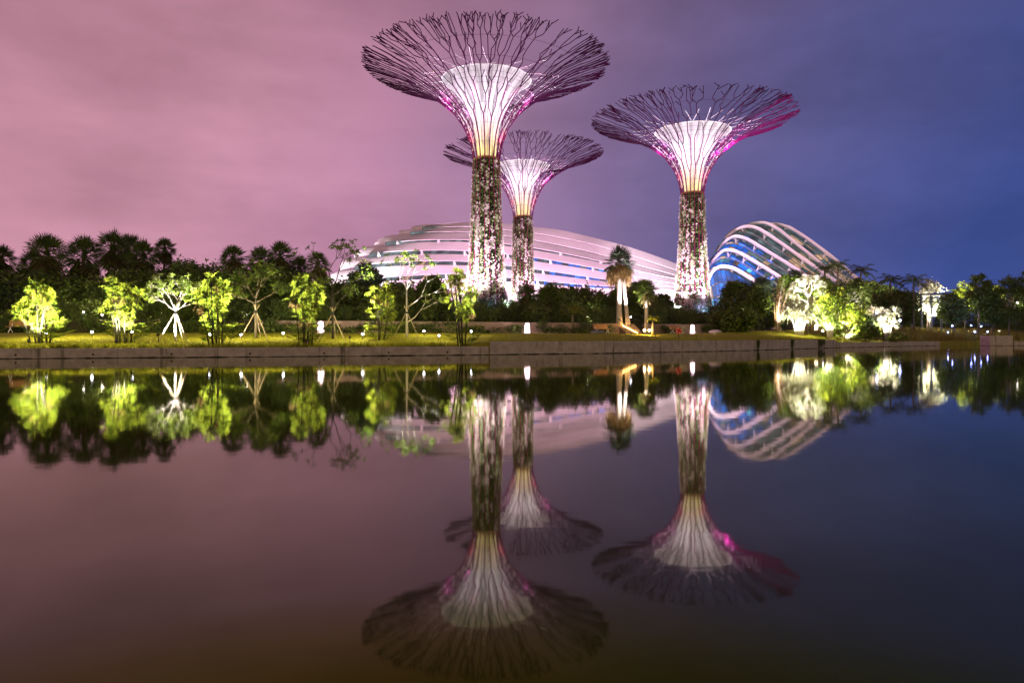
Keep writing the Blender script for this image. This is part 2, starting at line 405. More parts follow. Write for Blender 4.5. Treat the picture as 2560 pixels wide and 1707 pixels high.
def sheet(name, ds, m, x0=None, x1=None, lift=0.0, skirt=False, rnd=None):
    mb = MB(); rows = []
    for d in ds:
        row = []
        for x in xs:
            if x0 is not None and not (x0 <= x <= x1): continue
            y = Zw(x) + d; row.append((x, y, ground(x, y + 1e-4) + lift))
        rows.append(row)
    if skirt: rows.insert(0, [(p[0], p[1], -.6) for p in rows[0]])
    mb.grid(rows); return struct(name, mb, m, True)
sheet('lawn', [0.02, .5, 1, 2, 3, 4.5, 6, 7.5, 9, 10.5, 12], M['lawn'], skirt=True)
sheet('footpath', [12.0, 13, 14, 15, 16.1], M['paving'])
sheet('ground', [16.1, 16.25, 18, 20, 23, 26, 29, 32, 36, 40, 45, 50, 60, 80, 120, 200, 400, 700], M['soil'])

# ---------------------------------------------------------------- canal walls
def wall_points(xa, xb, n):
    return [(xa + (xb - xa) * i / n, Zw(xa + (xb - xa) * i / n)) for i in range(n + 1)]
def X_of(fx):                                           # x on the wall line under pixel column fx
    lo, hi = -70, 110
    for _ in range(50):
        m = (lo + hi) / 2
        if HX + m / Zw(m) * FPX < fx: lo = m
        else: hi = m
    return lo
def canal_wall(label, fxs, top, holes, slant):
    t = thing('canal_wall', label, 'wall', (0, 0, 0), 0, 'concrete edge walls of the canal')
    for k, (a, b) in enumerate(zip(fxs, fxs[1:])):
        xa, xb = X_of(a) + .012, X_of(b) - .012
        mb = MB(); n = max(2, int((xb - xa) / 2)); rows = [[], [], [], [], [], []]
        for x, y in wall_points(xa, xb, n):
            rows[0].append((x, y + .3, -.6)); rows[1].append((x, y - .06, -.6)); rows[2].append((x, y - .06, top - .03)); rows[3].append((x, y - .03, top))
            rows[4].append((x, y + .3, top)); rows[5].append((x, y + .3, -.6))
        mb.grid(rows[:6])
        for e in (0, -1): mb.face(*[r[e] for r in rows[:5]])
        obj('panel', mb, M['concrete'], t)
    for fx, fy in holes:
        x = X_of(fx); y = Zw(x) - .064; z = EYE + (HY - fy) / FPX * y
        mb = MB(); mb.tube([(x, y - .012, z), (x, y + .01, z)], .062, 12)
        obj('drain_hole', mb, M['metal_dark'], t)
    return t
canal_wall('low concrete canal wall with drain holes under the lit palm lawn', [-260, -60, 296, 545, 955, 1152, 1222], .55,
           [(41, 887), (234, 886), (430, 885), (626, 884), (811, 882.5), (972, 881.5), (1119, 880)], 0)
canal_wall('taller concrete canal wall stretch below the stairs and glowing lanterns', [1224, 1447, 1512, 1584, 1706, 1790, 1815, 1888, 1930, 1978, 2030, 2090], .87, [], 0)
canal_wall('thin concrete canal wall under the white lit shrubs', [2092, 2160, 2215, 2290, 2349], .57, [], 0)
def outlet(label, fx0, fx1, Z, fyt, dark=None):
    a, b = P(fx0, HY, Z), P(fx1, HY, Z); zt = EYE + (HY - fyt) / FPX * Z
    t = thing('canal_wall', label, 'wall', (a.x, Z, 0), 0, 'concrete edge walls of the canal')
    mb = MB(); w = b.x - a.x
    mb.box((w / 2, 1.0, zt / 2 - .3), (w, 2.0, zt + .6)); obj('block', mb, M['concrete'], t)
    return t
outlet('short square concrete block of canal wall beside the dark inlet', 2476, 2532, 92, 839)
outlet('stub of lower concrete canal wall past the square block', 2535, 2640, 93, 854)

def creeper(label, fx, wpx, seed):
    r = random.Random(seed); x = X_of(fx); y = Zw(x); t = thing('creeper', label, 'creeper', (x, y - .07, .8), 0, 'creepers hanging over the canal wall')
    hw = wpx * y / FPX / 2; mb, st = MB(), MB()
    for i in range(int(26 + 60 * hw)):
        px = r.uniform(-hw, hw); ln = r.uniform(.35, .85); st.tube([(px, .12, .1), (px, -.03, .06), (px + r.uniform(-.05, .05), -.05, -ln)], .008, 3)
        for j in range(16): mb.leaf(Vector((px + r.gauss(0, .05), -.06 + r.gauss(0, .03), .1 - ln * r.random())), r.uniform(.06, .14), r, .6)
    obj('stem', st, M['bark_dark'], t); obj('foliage', mb, M['leaf_shrub'], t)
creeper('narrow dark creeper hanging down the canal wall below the pale boulder', 1893, 7, 1)
creeper('second narrow creeper on the canal wall, under the spiky white plant', 1978, 9, 2)
creeper('broad dark creeper covering the end of the taller canal wall', 2046, 30, 3)
# ================================================================ supertrees
def supertree(label, fx, d, neck, rim, Rr, cupR, cupz, neckR, baseR, nrib, seed, magenta, glow=False):
    rnd = random.Random(seed)
    x0 = (fx - HX) / FPX * d; zb = 4.3
    t = thing('steel_tree_tower', label, 'tower', (x0, d, zb), 0, 'giant steel tree towers')
    nk, rm, cz = neck - zb, rim - zb, cupz - zb
    H = rm - nk
    prof = [(neckR, nk), (neckR * 1.2, nk + H * .16), (neckR * 1.2 + Rr * .05, nk + H * .33), (Rr * .285, nk + H * .52), (Rr * .455, nk + H * .70), (Rr * .69, nk + H * .87), (Rr, nk + H)]
    cum = [0]
    for a, b in zip(prof, prof[1:]): cum.append(cum[-1] + math.hypot(b[0] - a[0], b[1] - a[1]))
    def S(s, th):                                       # s 0..1 along the flare
        l = s * cum[-1]
        for k in range(len(prof) - 1):
            if l <= cum[k + 1] or k == len(prof) - 2:
                q = (l - cum[k]) / (cum[k + 1] - cum[k]); r = lerp(prof[k][0], prof[k + 1][0], q); z = lerp(prof[k][1], prof[k + 1][1], q); break
        return Vector((r * math.cos(th), r * math.sin(th), z))
    tr = [(baseR * 1.03, -.6), (baseR, .8), (lerp(baseR, neckR, .42), nk * .25), (lerp(baseR, neckR, .70), nk * .5), (lerp(baseR, neckR, .88), nk * .75), (neckR, nk)]
    trz = [(z, r) for r, z in tr]
    # planted trunk
    mb = MB(); mb.lathe([(r - .22, z) for r, z in tr], 36, cap_top=True); trunk = obj('trunk', mb, M['core'], t, True)
    vine, bl, bg_ = MB(), MB(), MB()
    ncol = nrib
    dens = [rnd.uniform(.35, 1) for _ in range(ncol)]
    sc_ = nk / 23.0
    for i in range(int(8200 * sc_)):
        z = rnd.uniform(0, nk - .3); c = rnd.randrange(ncol); th = (c + rnd.uniform(.14, .86)) / ncol * 2 * PI
        r = cinterp(trz, z) - .2 + rnd.uniform(0, .3)
        p = Vector((r * math.cos(th), r * math.sin(th), z))
        vine.leaf(p, rnd.uniform(.25, .5), rnd, .4)
    for i in range(int(520 * sc_)):
        u = rnd.random(); zc_ = (u ** 2.1) * (nk - .8) + .3; c = rnd.randrange(ncol)
        if rnd.random() > .35 + dens[c] * .8: continue
        low = 1 - zc_ / nk; sp = rnd.uniform(.35, 1.1); white = rnd.random() < .45 + .35 * low
        for j in range(int(rnd.uniform(8, 24) * (.65 + .6 * low))):
            z = zc_ + rnd.gauss(0, sp); th = (c + .5 + rnd.gauss(0, .22)) / ncol * 2 * PI
            if not 0.1 < z < nk - .4: continue
            r = cinterp(trz, z) + rnd.uniform(-.08, .24)
            nr = Vector((math.cos(th), math.sin(th), 0)); ta = Vector((-nr.y, nr.x, 0)); p = nr * r + Vector((0, 0, z))
            tgt = bl if white != (rnd.random() < .15) else bg_
            size = rnd.uniform(.1, .24)
            for k in range(6):
                a = k * PI / 3 + rnd.uniform(-.3, .3); dv = (ta * math.cos(a) + Vector((0, 0, math.sin(a))) + nr * rnd.uniform(.2, .7)).normalized()
                tgt.kite(p, p + dv * size, size * .2, dv.cross(nr).normalized())
    o = obj('vine', vine, M['vine'], trunk); o['kind'] = 'stuff'
    o = obj('blossom', bl, M['bloom'], trunk); o['kind'] = 'stuff'
    o = obj('bromeliad', bg_, M['bloom_green'], trunk); o['kind'] = 'stuff'
    # branches: each rib runs up the trunk and forks over the flare
    pr = .066 * Rr / 17.6 + .012
    dth = 2 * PI / nrib
    for i in range(nrib):
        th = i * dth + rnd.uniform(-.05, .05) * dth
        mb = MB()
        pts = [Vector(((r + .03) * math.cos(th), (r + .03) * math.sin(th), z)) for r, z in tr]
        s1 = rnd.choice((.16, .22, .27)) + rnd.uniform(-.03, .03)
        up = [S(s1 * k / 5, th + dth * .0 * k) for k in range(6)]
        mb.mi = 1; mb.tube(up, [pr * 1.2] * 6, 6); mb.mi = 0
        def run(a, ta, b, tb):
            n_ = max(1, int((b - a) / .05)); return [S(lerp(a, b, (q + 1) / n_), lerp(ta, tb, (q + 1) / n_)) for q in range(n_)]
        def fork(s, th, lev, dt):
            # two legs splay out, each runs straight outward to its own fork; some only kink and go on alone
            lo_, hi_ = ((.38, .50), (.56, .72), (.76, .90), (.975, 1.02))[lev - 1]
            single = lev > 1 and rnd.random() < (0, .15, .28, .3)[lev - 1]
            for k in ((rnd.choice((-1, 1)),) if single else (-1, 1)):
                leg = rnd.uniform(.05, .08) * (1 if lev < 3 else .75); m = s + leg; t2 = th + k * dt * (rnd.uniform(.6, 1.4) if single else rnd.uniform(1.0, 1.7))
                mb.mi = 1 if lev == 1 or math.cos(th - .1) > .6 and glow else 0  # first forks and the lit side take the steel with magenta light painted in
                e = max(rnd.uniform(lo_, hi_), m + .03); dr = rnd.uniform(-.8, .5) * dt * k
                mb.tube([S(s, th), S(m, t2)] + run(m, t2, e, t2 + dr), pr * (1.04 - .07 * lev), 5)
                if lev == 4 and rnd.random() < .55:
                    f = rnd.choice((-1, 1)); t3 = t2 + dr
                    mb.tube([S(e - .012, t3), S(min(e + rnd.uniform(.015, .04), 1.03), t3 + f * dt * rnd.uniform(.9, 1.7))], pr * .74, 5)
                    mb.tube([S(e - .045, t3), S(min(e + rnd.uniform(.0, .025), 1.02), t3 - f * dt * rnd.uniform(.9, 1.6))], pr * .74, 5)
                if lev < 4: fork(e, t2 + dr, lev + 1, dt * (.5 if not single else .8) * (1.12, 1.25, 1.2)[lev - 1])
                if lev >= 2 and rnd.random() < .3:
                    q = rnd.uniform(m, e - .02); f = rnd.choice((-1, 1)); qq = q + rnd.uniform(.05, .09)
                    if qq < 1.02: mb.tube([S(q, lerp(t2, t2 + dr, (q - m) / (e - m))), S(qq, t2 + dr * .5 + f * dt * rnd.uniform(.9, 1.4))], pr * .74, 5)
        fork(s1, th, 1, dth * .25)
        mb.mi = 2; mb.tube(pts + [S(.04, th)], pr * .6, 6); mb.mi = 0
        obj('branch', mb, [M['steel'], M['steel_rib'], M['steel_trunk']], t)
    # cup of white membrane
    cp = [(neckR * .70, nk - .1), (neckR * .78, nk + (cz - nk) * .2), (neckR * .95, nk + (cz - nk) * .38), (cupR * .40, nk + (cz - nk) * .58), (cupR * .56, nk + (cz - nk) * .75), (cupR * .78, nk + (cz - nk) * .90), (cupR, cz)]
    fine = []
    for k in range(31):
        q = k / 30 * (len(cp) - 1); i = min(int(q), len(cp) - 2); f = q - i
        p0, p1, p2, p3 = cp[max(i - 1, 0)], cp[i], cp[i + 1], cp[min(i + 2, len(cp) - 1)]
        fine.append(tuple(.5 * (2 * b + (c_ - a) * f + (2 * a - 5 * b + 4 * c_ - e) * f * f + (3 * b - a - 3 * c_ + e) * f ** 3) for a, b, c_, e in zip(p0, p1, p2, p3)))
    mb = MB(); mb.lathe(fine, 64); cup = obj('membrane_cup', mb, M['membrane'], t, True)
    for k in (5, 11, 17, 23, 27):
        mb = MB(); r, z = fine[k]; mb.tube([((r + .03) * math.cos(a * PI / 24), (r + .03) * math.sin(a * PI / 24), z) for a in range(48)], .016, 4, closed=True)
        obj('hoop', mb, M['mullion'], cup)
    mb = MB(); r, z = fine[-1]
    mb.tube([(r * math.cos(a * PI / 24), r * math.sin(a * PI / 24), z) for a in range(48)], .07, 6, closed=True)
    obj('rim_ring', mb, M['steel_white'], cup)
    mb = MB(); mb.lathe([(neckR * .72, nk - .28), (neckR * .98, nk - .2), (neckR * .98, nk + .02), (neckR * .72, nk + .05)], 32); obj('collar', mb, M['timber'], t, True)
    for s_ in (.52, .68, .84):
        mb = MB(); mb.tube([S(s_, a * PI / 36) * .998 for a in range(72)], .018, 4, closed=True); obj('ring_cable', mb, M['steel'], t)
    # spokes that stand out from the cup rim to the branches
    for i in range(nrib):
        th = (i + .5) * dth; mb = MB()
        for dv in (-.28, .28):
            a = Vector((cupR * math.cos(th), cupR * math.sin(th), cz - .1)); b = S(.66 + rnd.uniform(-.05, .08), th + dv * dth)
            mb.tube([a, b], .035, 4)
        obj('spoke', mb, M['steel_white'], t)
    # bracing: small bowed steel loops between cup and branches
    for i in range(nrib):
        th = i * dth + dth * .5; mb = MB()
        rail = []
        for s in (.05, .11, .17, .23, .29, .35, .41, .47):
            a = S(s, th - .36 * dth); b = S(s + .045, th + .1 * dth); c = S(s + .01, th + .36 * dth)
            ax = Vector((math.cos(th), math.sin(th), 0)) * -(.28 + s)
            mb.tube([a, a.lerp(b, .5) + ax * .8, b + ax, c.lerp(b, .5) + ax * .8, c], .04, 4); rail.append(b + ax)
        mb.tube(rail, .025, 4); obj('brace', mb, M['steel_white'], t)
    # lamps: inside the cup, in the flare and round the foot
    hh = cz - nk
    lamp('POINT', (0, 0, nk + hh * .10), 62 * neckR ** 2, (1.0, .76, .22), t, .3)
    lamp('POINT', (0, 0, nk + hh * .34), 36 * neckR ** 2, (1.0, .86, .36), t, .3)
    lamp('POINT', (0, 0, nk + hh * .56), 3 * cupR ** 2, (1.0, .92, .95), t, .6)
    lamp('POINT', (0, 0, nk + hh * .78), 31 * cupR ** 2, (.90, .78, 1.0), t, .8)
    for k in range(8):
        th = (k + .5) * PI / 4 + .1; q = S(.16, th); q2 = S(.40, th); c2 = Vector((cupR * .42 * math.cos(th), cupR * .42 * math.sin(th), q2.z))
        o_ = Vector((math.cos(th), math.sin(th), 0))
        lamp('SPOT', q.lerp(Vector((0, 0, q.z)), .2), 260, (1.0, .05, .14), t, .35, o_ - Vector((0, 0, .5)), 165, .5)
        pk = q2.lerp(c2, .12)
        lamp('SPOT', pk, magenta(th) * 1.5, (1.0, .04, .72), t, .6, o_ + Vector((0, 0, -.1)), 160, .6)
    for k in range(6):
        th = (k + .25) * PI / 3 + seed; rr = baseR + 3.0
        lamp('SPOT', (rr * math.cos(th), rr * math.sin(th), .5), 36000, (1.0, .88, .97), t, .15, (-math.cos(th) * .34, -math.sin(th) * .34, 1), 70, .8)
    lamp('POINT', (baseR * .3, -baseR - 1.2, 1.0), 260, (.35, .5, 1.0), t, .1)
    return t
supertree('tallest steel tree tower, its glowing cup rising above the other two', 1216, 105, 27.4, 40.9, 17.6, 6.6, 38.9, 1.95, 3.1, 19, 3, lambda a: 1100)
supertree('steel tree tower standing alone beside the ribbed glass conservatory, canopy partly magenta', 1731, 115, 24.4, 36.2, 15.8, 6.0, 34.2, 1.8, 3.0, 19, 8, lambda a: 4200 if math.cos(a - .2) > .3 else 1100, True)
supertree('smallest steel tree tower, half hidden behind the tallest one', 1307, 140, 24.8, 37.1, 15.3, 5.3, 34.7, 1.85, 2.5, 17, 14, lambda a: 1100)

# ================================================================ long white conservatory
def catmull(pts, n):
    o = []
    m = len(pts) - 1
    for k in range(n + 1):
        q = k / n * m; i = min(int(q), m - 1); f = q - i
        p0, p1, p2, p3 = pts[max(i - 1, 0)], pts[i], pts[i + 1], pts[min(i + 2, m)]
        o.append(tuple(.5 * (2 * b + (c - a) * f + (2 * a - 5 * b + 4 * c - e) * f * f + (3 * b - a - 3 * c + e) * f ** 3) for a, b, c, e in zip(p0, p1, p2, p3)))
    return o
def by_length(pts, n):                                  # resample a smooth curve at equal steps
    c = catmull(pts, 200); cu = [0]
    for a, b in zip(c, c[1:]): cu.append(cu[-1] + math.dist(a, b))
    o = []; j = 0
    for k in range(n + 1):
        l = cu[-1] * k / n
        while j < len(c) - 2 and cu[j + 1] < l: j += 1
        f = (l - cu[j]) / max(cu[j + 1] - cu[j], 1e-9)
        o.append(tuple(lerp(a, b, min(f, 1)) for a, b in zip(c[j], c[j + 1])))
    return o
def long_conservatory():
    t = thing('shell_conservatory', 'long low white conservatory of stacked curved roof bands', 'building', (-5, 200, 4.6))
    base = Vector((-5, 200, 4.6))
    gaps = [  # bottom to top: curve in picture pixels, depth, half gap at the wide end
        ([(815, 760), (1000, 760), (1250, 760), (1500, 760), (1800, 760)], 199, 0),
        ([(822, 716), (900, 704), (1030, 694), (1171, 691), (1333, 705), (1500, 717), (1800, 730)], 201, 5.5),
        ([(850, 676), (905, 667), (1010, 659), (1171, 659), (1333, 677), (1500, 699), (1600, 711), (1800, 727)], 203.5, 5.3),
        ([(885, 644), (945, 636), (1040, 631), (1171, 632), (1333, 648), (1500, 675), (1600, 696), (1800, 724)], 206, 5),
        ([(935, 614), (1000, 606), (1080, 602), (1177, 603), (1333, 622), (1500, 654), (1600, 679), (1800, 721)], 209, 2.8),
        ([(998, 586), (1050, 582), (1110, 580), (1177, 582), (1333, 601), (1500, 636), (1600, 664), (1800, 718)], 213, 1.3),
        ([(1030, 576), (1080, 570), (1145, 567), (1177, 568), (1333, 583), (1450, 604), (1500, 616), (1600, 646), (1800, 712)], 216, .8),
        ([(1062, 565), (1110, 558), (1190, 556), (1280, 561), (1333, 567), (1404, 576), (1499, 598), (1581, 620), (1690, 659), (1800, 706)], 219, 0)]
    NU = 60
    cur = [by_length(g[0], NU) for g in gaps]
    def row(k, du, dz, sgn):
        r = []
        for i, (fx, fy) in enumerate(cur[k]):
            u = i / NU; g = max(gaps[k][2] * (1 - smooth(.45, .95, u)), min(.7, gaps[k][2])) * smooth(-.05, .12, u)
            r.append((fx, fy + sgn * g, gaps[k][1]))
        return r
    for k in range(len(gaps) - 1):
        lo = row(k, 0, 0, -1); hi = row(k + 1, 0, 0, 1); rows = []
        for j in range(7):
            v = j / 6; rr = []
            for i in range(NU + 1):
                a, b = lo[i], hi[i]; u = i / NU
                bulge = math.sin(PI * v) ** .8
                fx = lerp(a[0], b[0], v) - bulge * 13 * (1 - smooth(0, .1, u)); fy = lerp(a[1], b[1], v) - bulge * 5 * (1 - smooth(0, .12, u))
                Z = lerp(a[2], b[2], v) - .05 * bulge - 1.3 * (1 - v)
                Z += 10 * (1 - smooth(0, .16, u)) ** 2
                rr.append(P(fx, fy, Z) - base)
            rows.append(rr)
        mb = MB(); mb.grid(rows); o = obj('roof_band', mb, M['shell'], t)
        so = o.modifiers.new('thickness', 'SOLIDIFY'); so.thickness = .12; so.offset = -1
    # glazing set back in the gaps
    for k in range(1, len(gaps) - 1):
        rnd = random.Random(k); lo = row(k, 0, 0, 1); hi = row(k, 0, 0, -1)
        mb = MB(); mu = MB(); step = 1
        for i in range(2, NU - 4, step):
            def Q(i, v): 
                a, b = lo[i], hi[i]; return P(lerp(a[0], b[0], v), lerp(a[1] + 3, b[1] - 3, v), a[2] + 1.6) - base
            fxm = lo[i][0]
            mb.mi = 0
            if k <= 3 and (1290 < fxm < 1520) and rnd.random() < .55: mb.mi = 1
            if k <= 2 and 1000 < fxm < 1190 and rnd.random() < .3: mb.mi = 2
            sl = 1 if k < 4 and fxm < 1230 else 0
            mb.face(Q(i, 0), Q(i + step, 0), Q(min(i + step + sl, NU), 1), Q(min(i + sl, NU), 1))
            mu.tube([Q(i, 0) + Vector((0, -.1, 0)), Q(min(i + sl, NU), 1) + Vector((0, -.1, 0))], .11, 4)
        for v in (0, 1): mu.tube([Q(i, v) + Vector((0, -.1, 0)) for i in range(2, NU - 3)], .1, 4)
        g = obj('glazing', mb, [M['glass_dark'], M['glass_blue'], M['glass_warm']], t)
        obj('mullion', mu, M['mullion'], g)
        if k < 5:
            for i in range(4, NU - 12, 7):
                m2 = MB(); a, b = lo[i], hi[i]
                m2.tube([P(a[0], a[1] + 1, a[2] - 1.6) - base, P(b[0], b[1] - 1, b[2] - .6) - base], .22, 5)
                m2.tube([P(a[0] + 5, a[1] + 1, a[2] - 1.6) - base, P(b[0], b[1] - 1, b[2] - .6) - base], .12, 5)
                obj('strut', m2, M['steel_white'], t)
    # the far side of the shell
    rows = []
    for j in range(6):
        v = j / 5; rows.append([P(fx, fy, 219) + Vector((0, 34 * math.sin(v * PI / 2), (4.6 - P(fx, fy, 219).z) * (1 - math.cos(v * PI / 2)))) - base for fx, fy in cur[-1]])
    mb = MB(); mb.grid(rows); obj('back_roof', mb, M['shell'], t, True)
    # floodlights that wash its ends and face
    for fx, fy, Z, e, c, aim, an in ((845, 735, 176, 190000, (1, .9, .97), (-2, 29, 11), 64), (900, 735, 150, 40000, (1, .7, .9), (0, 44, 26), 80), (1715, 738, 172, 170000, (1, .88, .98), (9, 33, 8), 80),
                                      (1600, 738, 150, 70000, (1, .62, .88), (0, 50, 14), 100), (1440, 738, 156, 105000, (1, .56, .84), (0, 50, 18), 110), (1060, 738, 156, 115000, (1, .56, .84), (0, 50, 22), 110), (1262, 738, 152, 92000, (1, .56, .84), (0, 50, 22), 100)):
        lamp('SPOT', P(fx, fy, Z) - base, e, c, t, .5, aim, an, .8)
long_conservatory()

# ================================================================ ribbed glass conservatory
def arch_conservatory():
    base = P(1900, 790, 180); base.z = 4.6
    t = thing('arched_conservatory', 'glass conservatory with blue lit panes under sweeping white arches', 'building', base)
    arches = [
        [(1757, 770), (1762, 730), (1768, 700), (1778, 678), (1792, 666), (1805, 662), (1820, 663), (1841, 669), (1876, 690), (1920, 716), (2000, 764)],
        [(1758, 770), (1762, 720), (1768, 690), (1778, 658), (1790, 638), (1803, 626), (1816, 621), (1836, 623), (1860, 633), (1889, 650), (1954, 690), (2010, 725), (2070, 764)],
        [(1762, 770), (1765, 715), (1774, 675), (1788, 640), (1805, 610), (1820, 594), (1838, 587), (1858, 590), (1880, 600), (1905, 615), (1991, 668), (2060, 712), (2140, 764)],
        [(1768, 770), (1774, 700), (1790, 645), (1812, 602), (1832, 578), (1850, 566), (1870, 562), (1892, 566), (1915, 578), (1954, 604), (2022, 652), (2100, 706), (2185, 764)],
        [(1790, 770), (1796, 690), (1815, 630), (1840, 590), (1866, 563), (1885, 555), (1905, 553), (1925, 557), (1945, 568), (1970, 587), (2075, 673), (2120, 708), (2195, 764)],
        [(1815, 770), (1825, 690), (1848, 620), (1880, 580), (1908, 562), (1926, 557), (1943, 557), (1965, 562), (1986, 571), (2035, 604), (2083, 640), (2132, 682), (2235, 764)]]
    NU = 64; Zs = [165 + 9 * k for k in range(6)]
    C = [[P(x, y, Z) for x, y in by_length(a, NU)] for a, Z in zip(arches, Zs)]
    for k, c in enumerate(C):
        rows = [[] for _ in range(5)]
        for i, p in enumerate(c):
            tg = (c[min(i + 1, NU)] - c[max(i - 1, 0)]).normalized(); nr = Vector((-tg.z, 0, tg.x))
            if nr.z < 0 and abs(tg.x) > .2: nr = -nr
            nr = Vector((-tg.z, 0, tg.x)).normalized()
            w = .52 + .18 * math.sin(PI * i / NU)
            q = [(0, -.2), (0, 1.2), (-w, 1.2), (-w, -.0), (0, -.2)]
            for j, (a, b) in enumerate(q): rows[j].append(p + nr * a + Vector((0, b, 0)) - base)
        mb = MB(); mb.grid(rows); obj('arch', mb, M['arch'], t, True)
    for k in range(6):
        rnd = random.Random(20 + k)
        up = C[k]; NV = 4
        if k: lowc = C[k - 1]
        else: lowc = [p + Vector((6, -3, 0)) for p in [Vector((q.x, q.y, 4.6)) for q in C[0]]]
        mb = MB(); mu = MB()
        def Q(i, v):
            a = up[i] + Vector((0, 2.4, -.9)); b = lowc[min(i + 1, NU)] + Vector((0, 3.0, .1))
            if k == 0: b = Vector((a.x + 1, a.y - 1, 4.6))
            p = a.lerp(b, v); p.y -= 1.4 * math.sin(PI * v); return p - base
        i0 = 12
        for i in range(i0, NU - 1, 2):
            for j in range(NV):
                p = Q(i + 1, (j + .5) / NV) + base; fx = HX + p.x / p.y * FPX; fy = HY - (p.z - EYE) / p.y * FPX
                blue = .95 * smooth(70, -70, fx - 1912 + (k - 1) * 18) if k < 3 else .12 * smooth(60, -60, fx - 1900)
                warm = smooth(-40, 60, fx - 1960 + k * -4) * .55 + .06
                r = rnd.random()
                mb.mi = 0
                if r < blue: mb.mi = 3 if (j == 2 and rnd.random() < .6) else 1
                elif r > 1 - warm: mb.mi = 2
                e0, e1 = j / NV + .012, (j + 1) / NV - .012
                mb.face(Q(i, e0), Q(i + 2, e0), Q(i + 2, e1), Q(i, e1))
        for j in range(NV + 1): mu.tube([Q(i, j / NV) + Vector((0, -.08, 0)) for i in range(i0, NU + 1)], .07, 4)
        for i in range(i0, NU + 1, 2): mu.tube([Q(i, j / NV) + Vector((0, -.08, 0)) for j in range(NV + 1)], .06, 4)
        g = obj('glazing', mb, [M['glass_dark'], M['glass_blue'], M['glass_warm'], M['glass_cyan']], t)
        obj('mullion', mu, M['mullion'], g)
        for i in range(18, NU - 2 if k else 0, 6):
            m2 = MB(); a = up[i] + Vector((0, .6, -.8)) - base; b = Q(min(i + 1, NU), .32)
            m2.tube([a, a.lerp(b, .5) + Vector((.05, -.2, 0)), b], [.1, .26, .1], 5)
            m2.tube([a + Vector((.9, 0, -.4)), b], .09, 4)
            obj('strut', m2, M['steel_white'], t)
    # far side, closing the volume
    rows = []
    for j in range(5):
        v = j / 4; rows.append([Vector((p.x, p.y + 3.4 + 26 * math.sin(v * PI / 2), lerp(p.z, 4.6, 1 - math.cos(v * PI / 2)))) - base for p in C[-1]])
    mb = MB(); mb.grid(rows); obj('back_roof', mb, M['glass_dark'], t, True)
    for fx, fy, Z, e, c, aim, an in ((1768, 735, 158, 9000, (1, .85, .95), (.5, 18, 6), 110), (1850, 740, 118, 120000, (1, .62, .87), (1, 56, 14), 90), (1980, 745, 118, 150000, (1, .64, .89), (3, 60, 18), 90)):
        lamp('SPOT', P(fx, fy, Z) - base, e, c, t, .5, aim, an, .8)
arch_conservatory()

# ================================================================ plants
def crown_fan(mb, c, Rc, n, nb, rnd, lo=-55, hi=88, pet=.42, droop=.12, wid=.05, span=R(190), dry=None, tilt=.7):
    for i in range(n):
        el_ = R(lerp(lo, hi, ((i + rnd.random()) / n) ** .85)); az = i * 2.39996 + rnd.uniform(-.3, .3)
        d = Vector((math.cos(az) * math.cos(el_), math.sin(az) * math.cos(el_), math.sin(el_)))
        s = rnd.uniform(.82, 1.1) * Rc
        p0 = c + d * s * pet - Vector((0, 0, .08 * s * (1 - el_)))
        tgt = mb if dry is None or el_ > R(-32) else dry
        tgt.tube([c, p0], [.022 * Rc + .01, .012 * Rc + .006], 3, False)
        up = Vector((rnd.gauss(0, tilt), rnd.gauss(0, tilt), .8))
        tgt.fan(p0, (d + Vector((0, 0, -droop))).normalized(), up, s * (1 - pet), span, nb, wid, droop, rnd)
def fan_palm(label, fx, fy, Z, rpx, seed, lean=0, group='fan palms behind the lawn', mat='leaf_dark', n=36, skirt=True, name='fan_palm', nskirt=14, tr=1.0, twin=0.0, bark='bark'):
    rnd = random.Random(seed); top = P(fx, fy, Z); b = onground(fx + lean, Z); Rc = 1.32 * rpx / FPX * Z
    t = thing(name, label, 'palm', b, 0, group); c = top - b
    mb = MB(); pts = [Vector((c.x * q ** 1.6, 0, c.z * q)) for q in (0, .15, .35, .55, .75, .9, 1)]
    mb.tube(pts, [q * tr for q in (.17, .14, .125, .12, .115, .13, .12)], 8); obj('trunk', mb, M[bark], t, True)
    if twin: mb = MB(); mb.tube([p + Vector((twin * (1 - q / 7), -.2, 0)) for q, p in enumerate(pts[:6])], [q * tr * .7 for q in (.17, .14, .125, .12, .115, .1)], 8); obj('trunk', mb, M[bark], t, True)
    mb, dr = MB(), MB(); crown_fan(mb, c, Rc, n, 17, rnd, wid=.042, dry=dr if skirt else None)
    obj('crown', mb, M[mat], t)
    if skirt:
        for i in range(nskirt):
            az = rnd.uniform(0, 2 * PI); d = Vector((math.cos(az) * .3, math.sin(az) * .3, -1)).normalized()
            dr.fan(c + Vector((math.cos(az), math.sin(az), 0)) * Rc * rnd.uniform(.05, .4) * (1 if twin else .5) + d * Rc * rnd.uniform(.0, .55), d, Vector((math.cos(az), math.sin(az), .2)), Rc * .8, R(110), 9, .06, .1, rnd)
        obj('dry_leaves', dr, M['leaf_dry' if twin else 'leaf_old'], t)
    return t
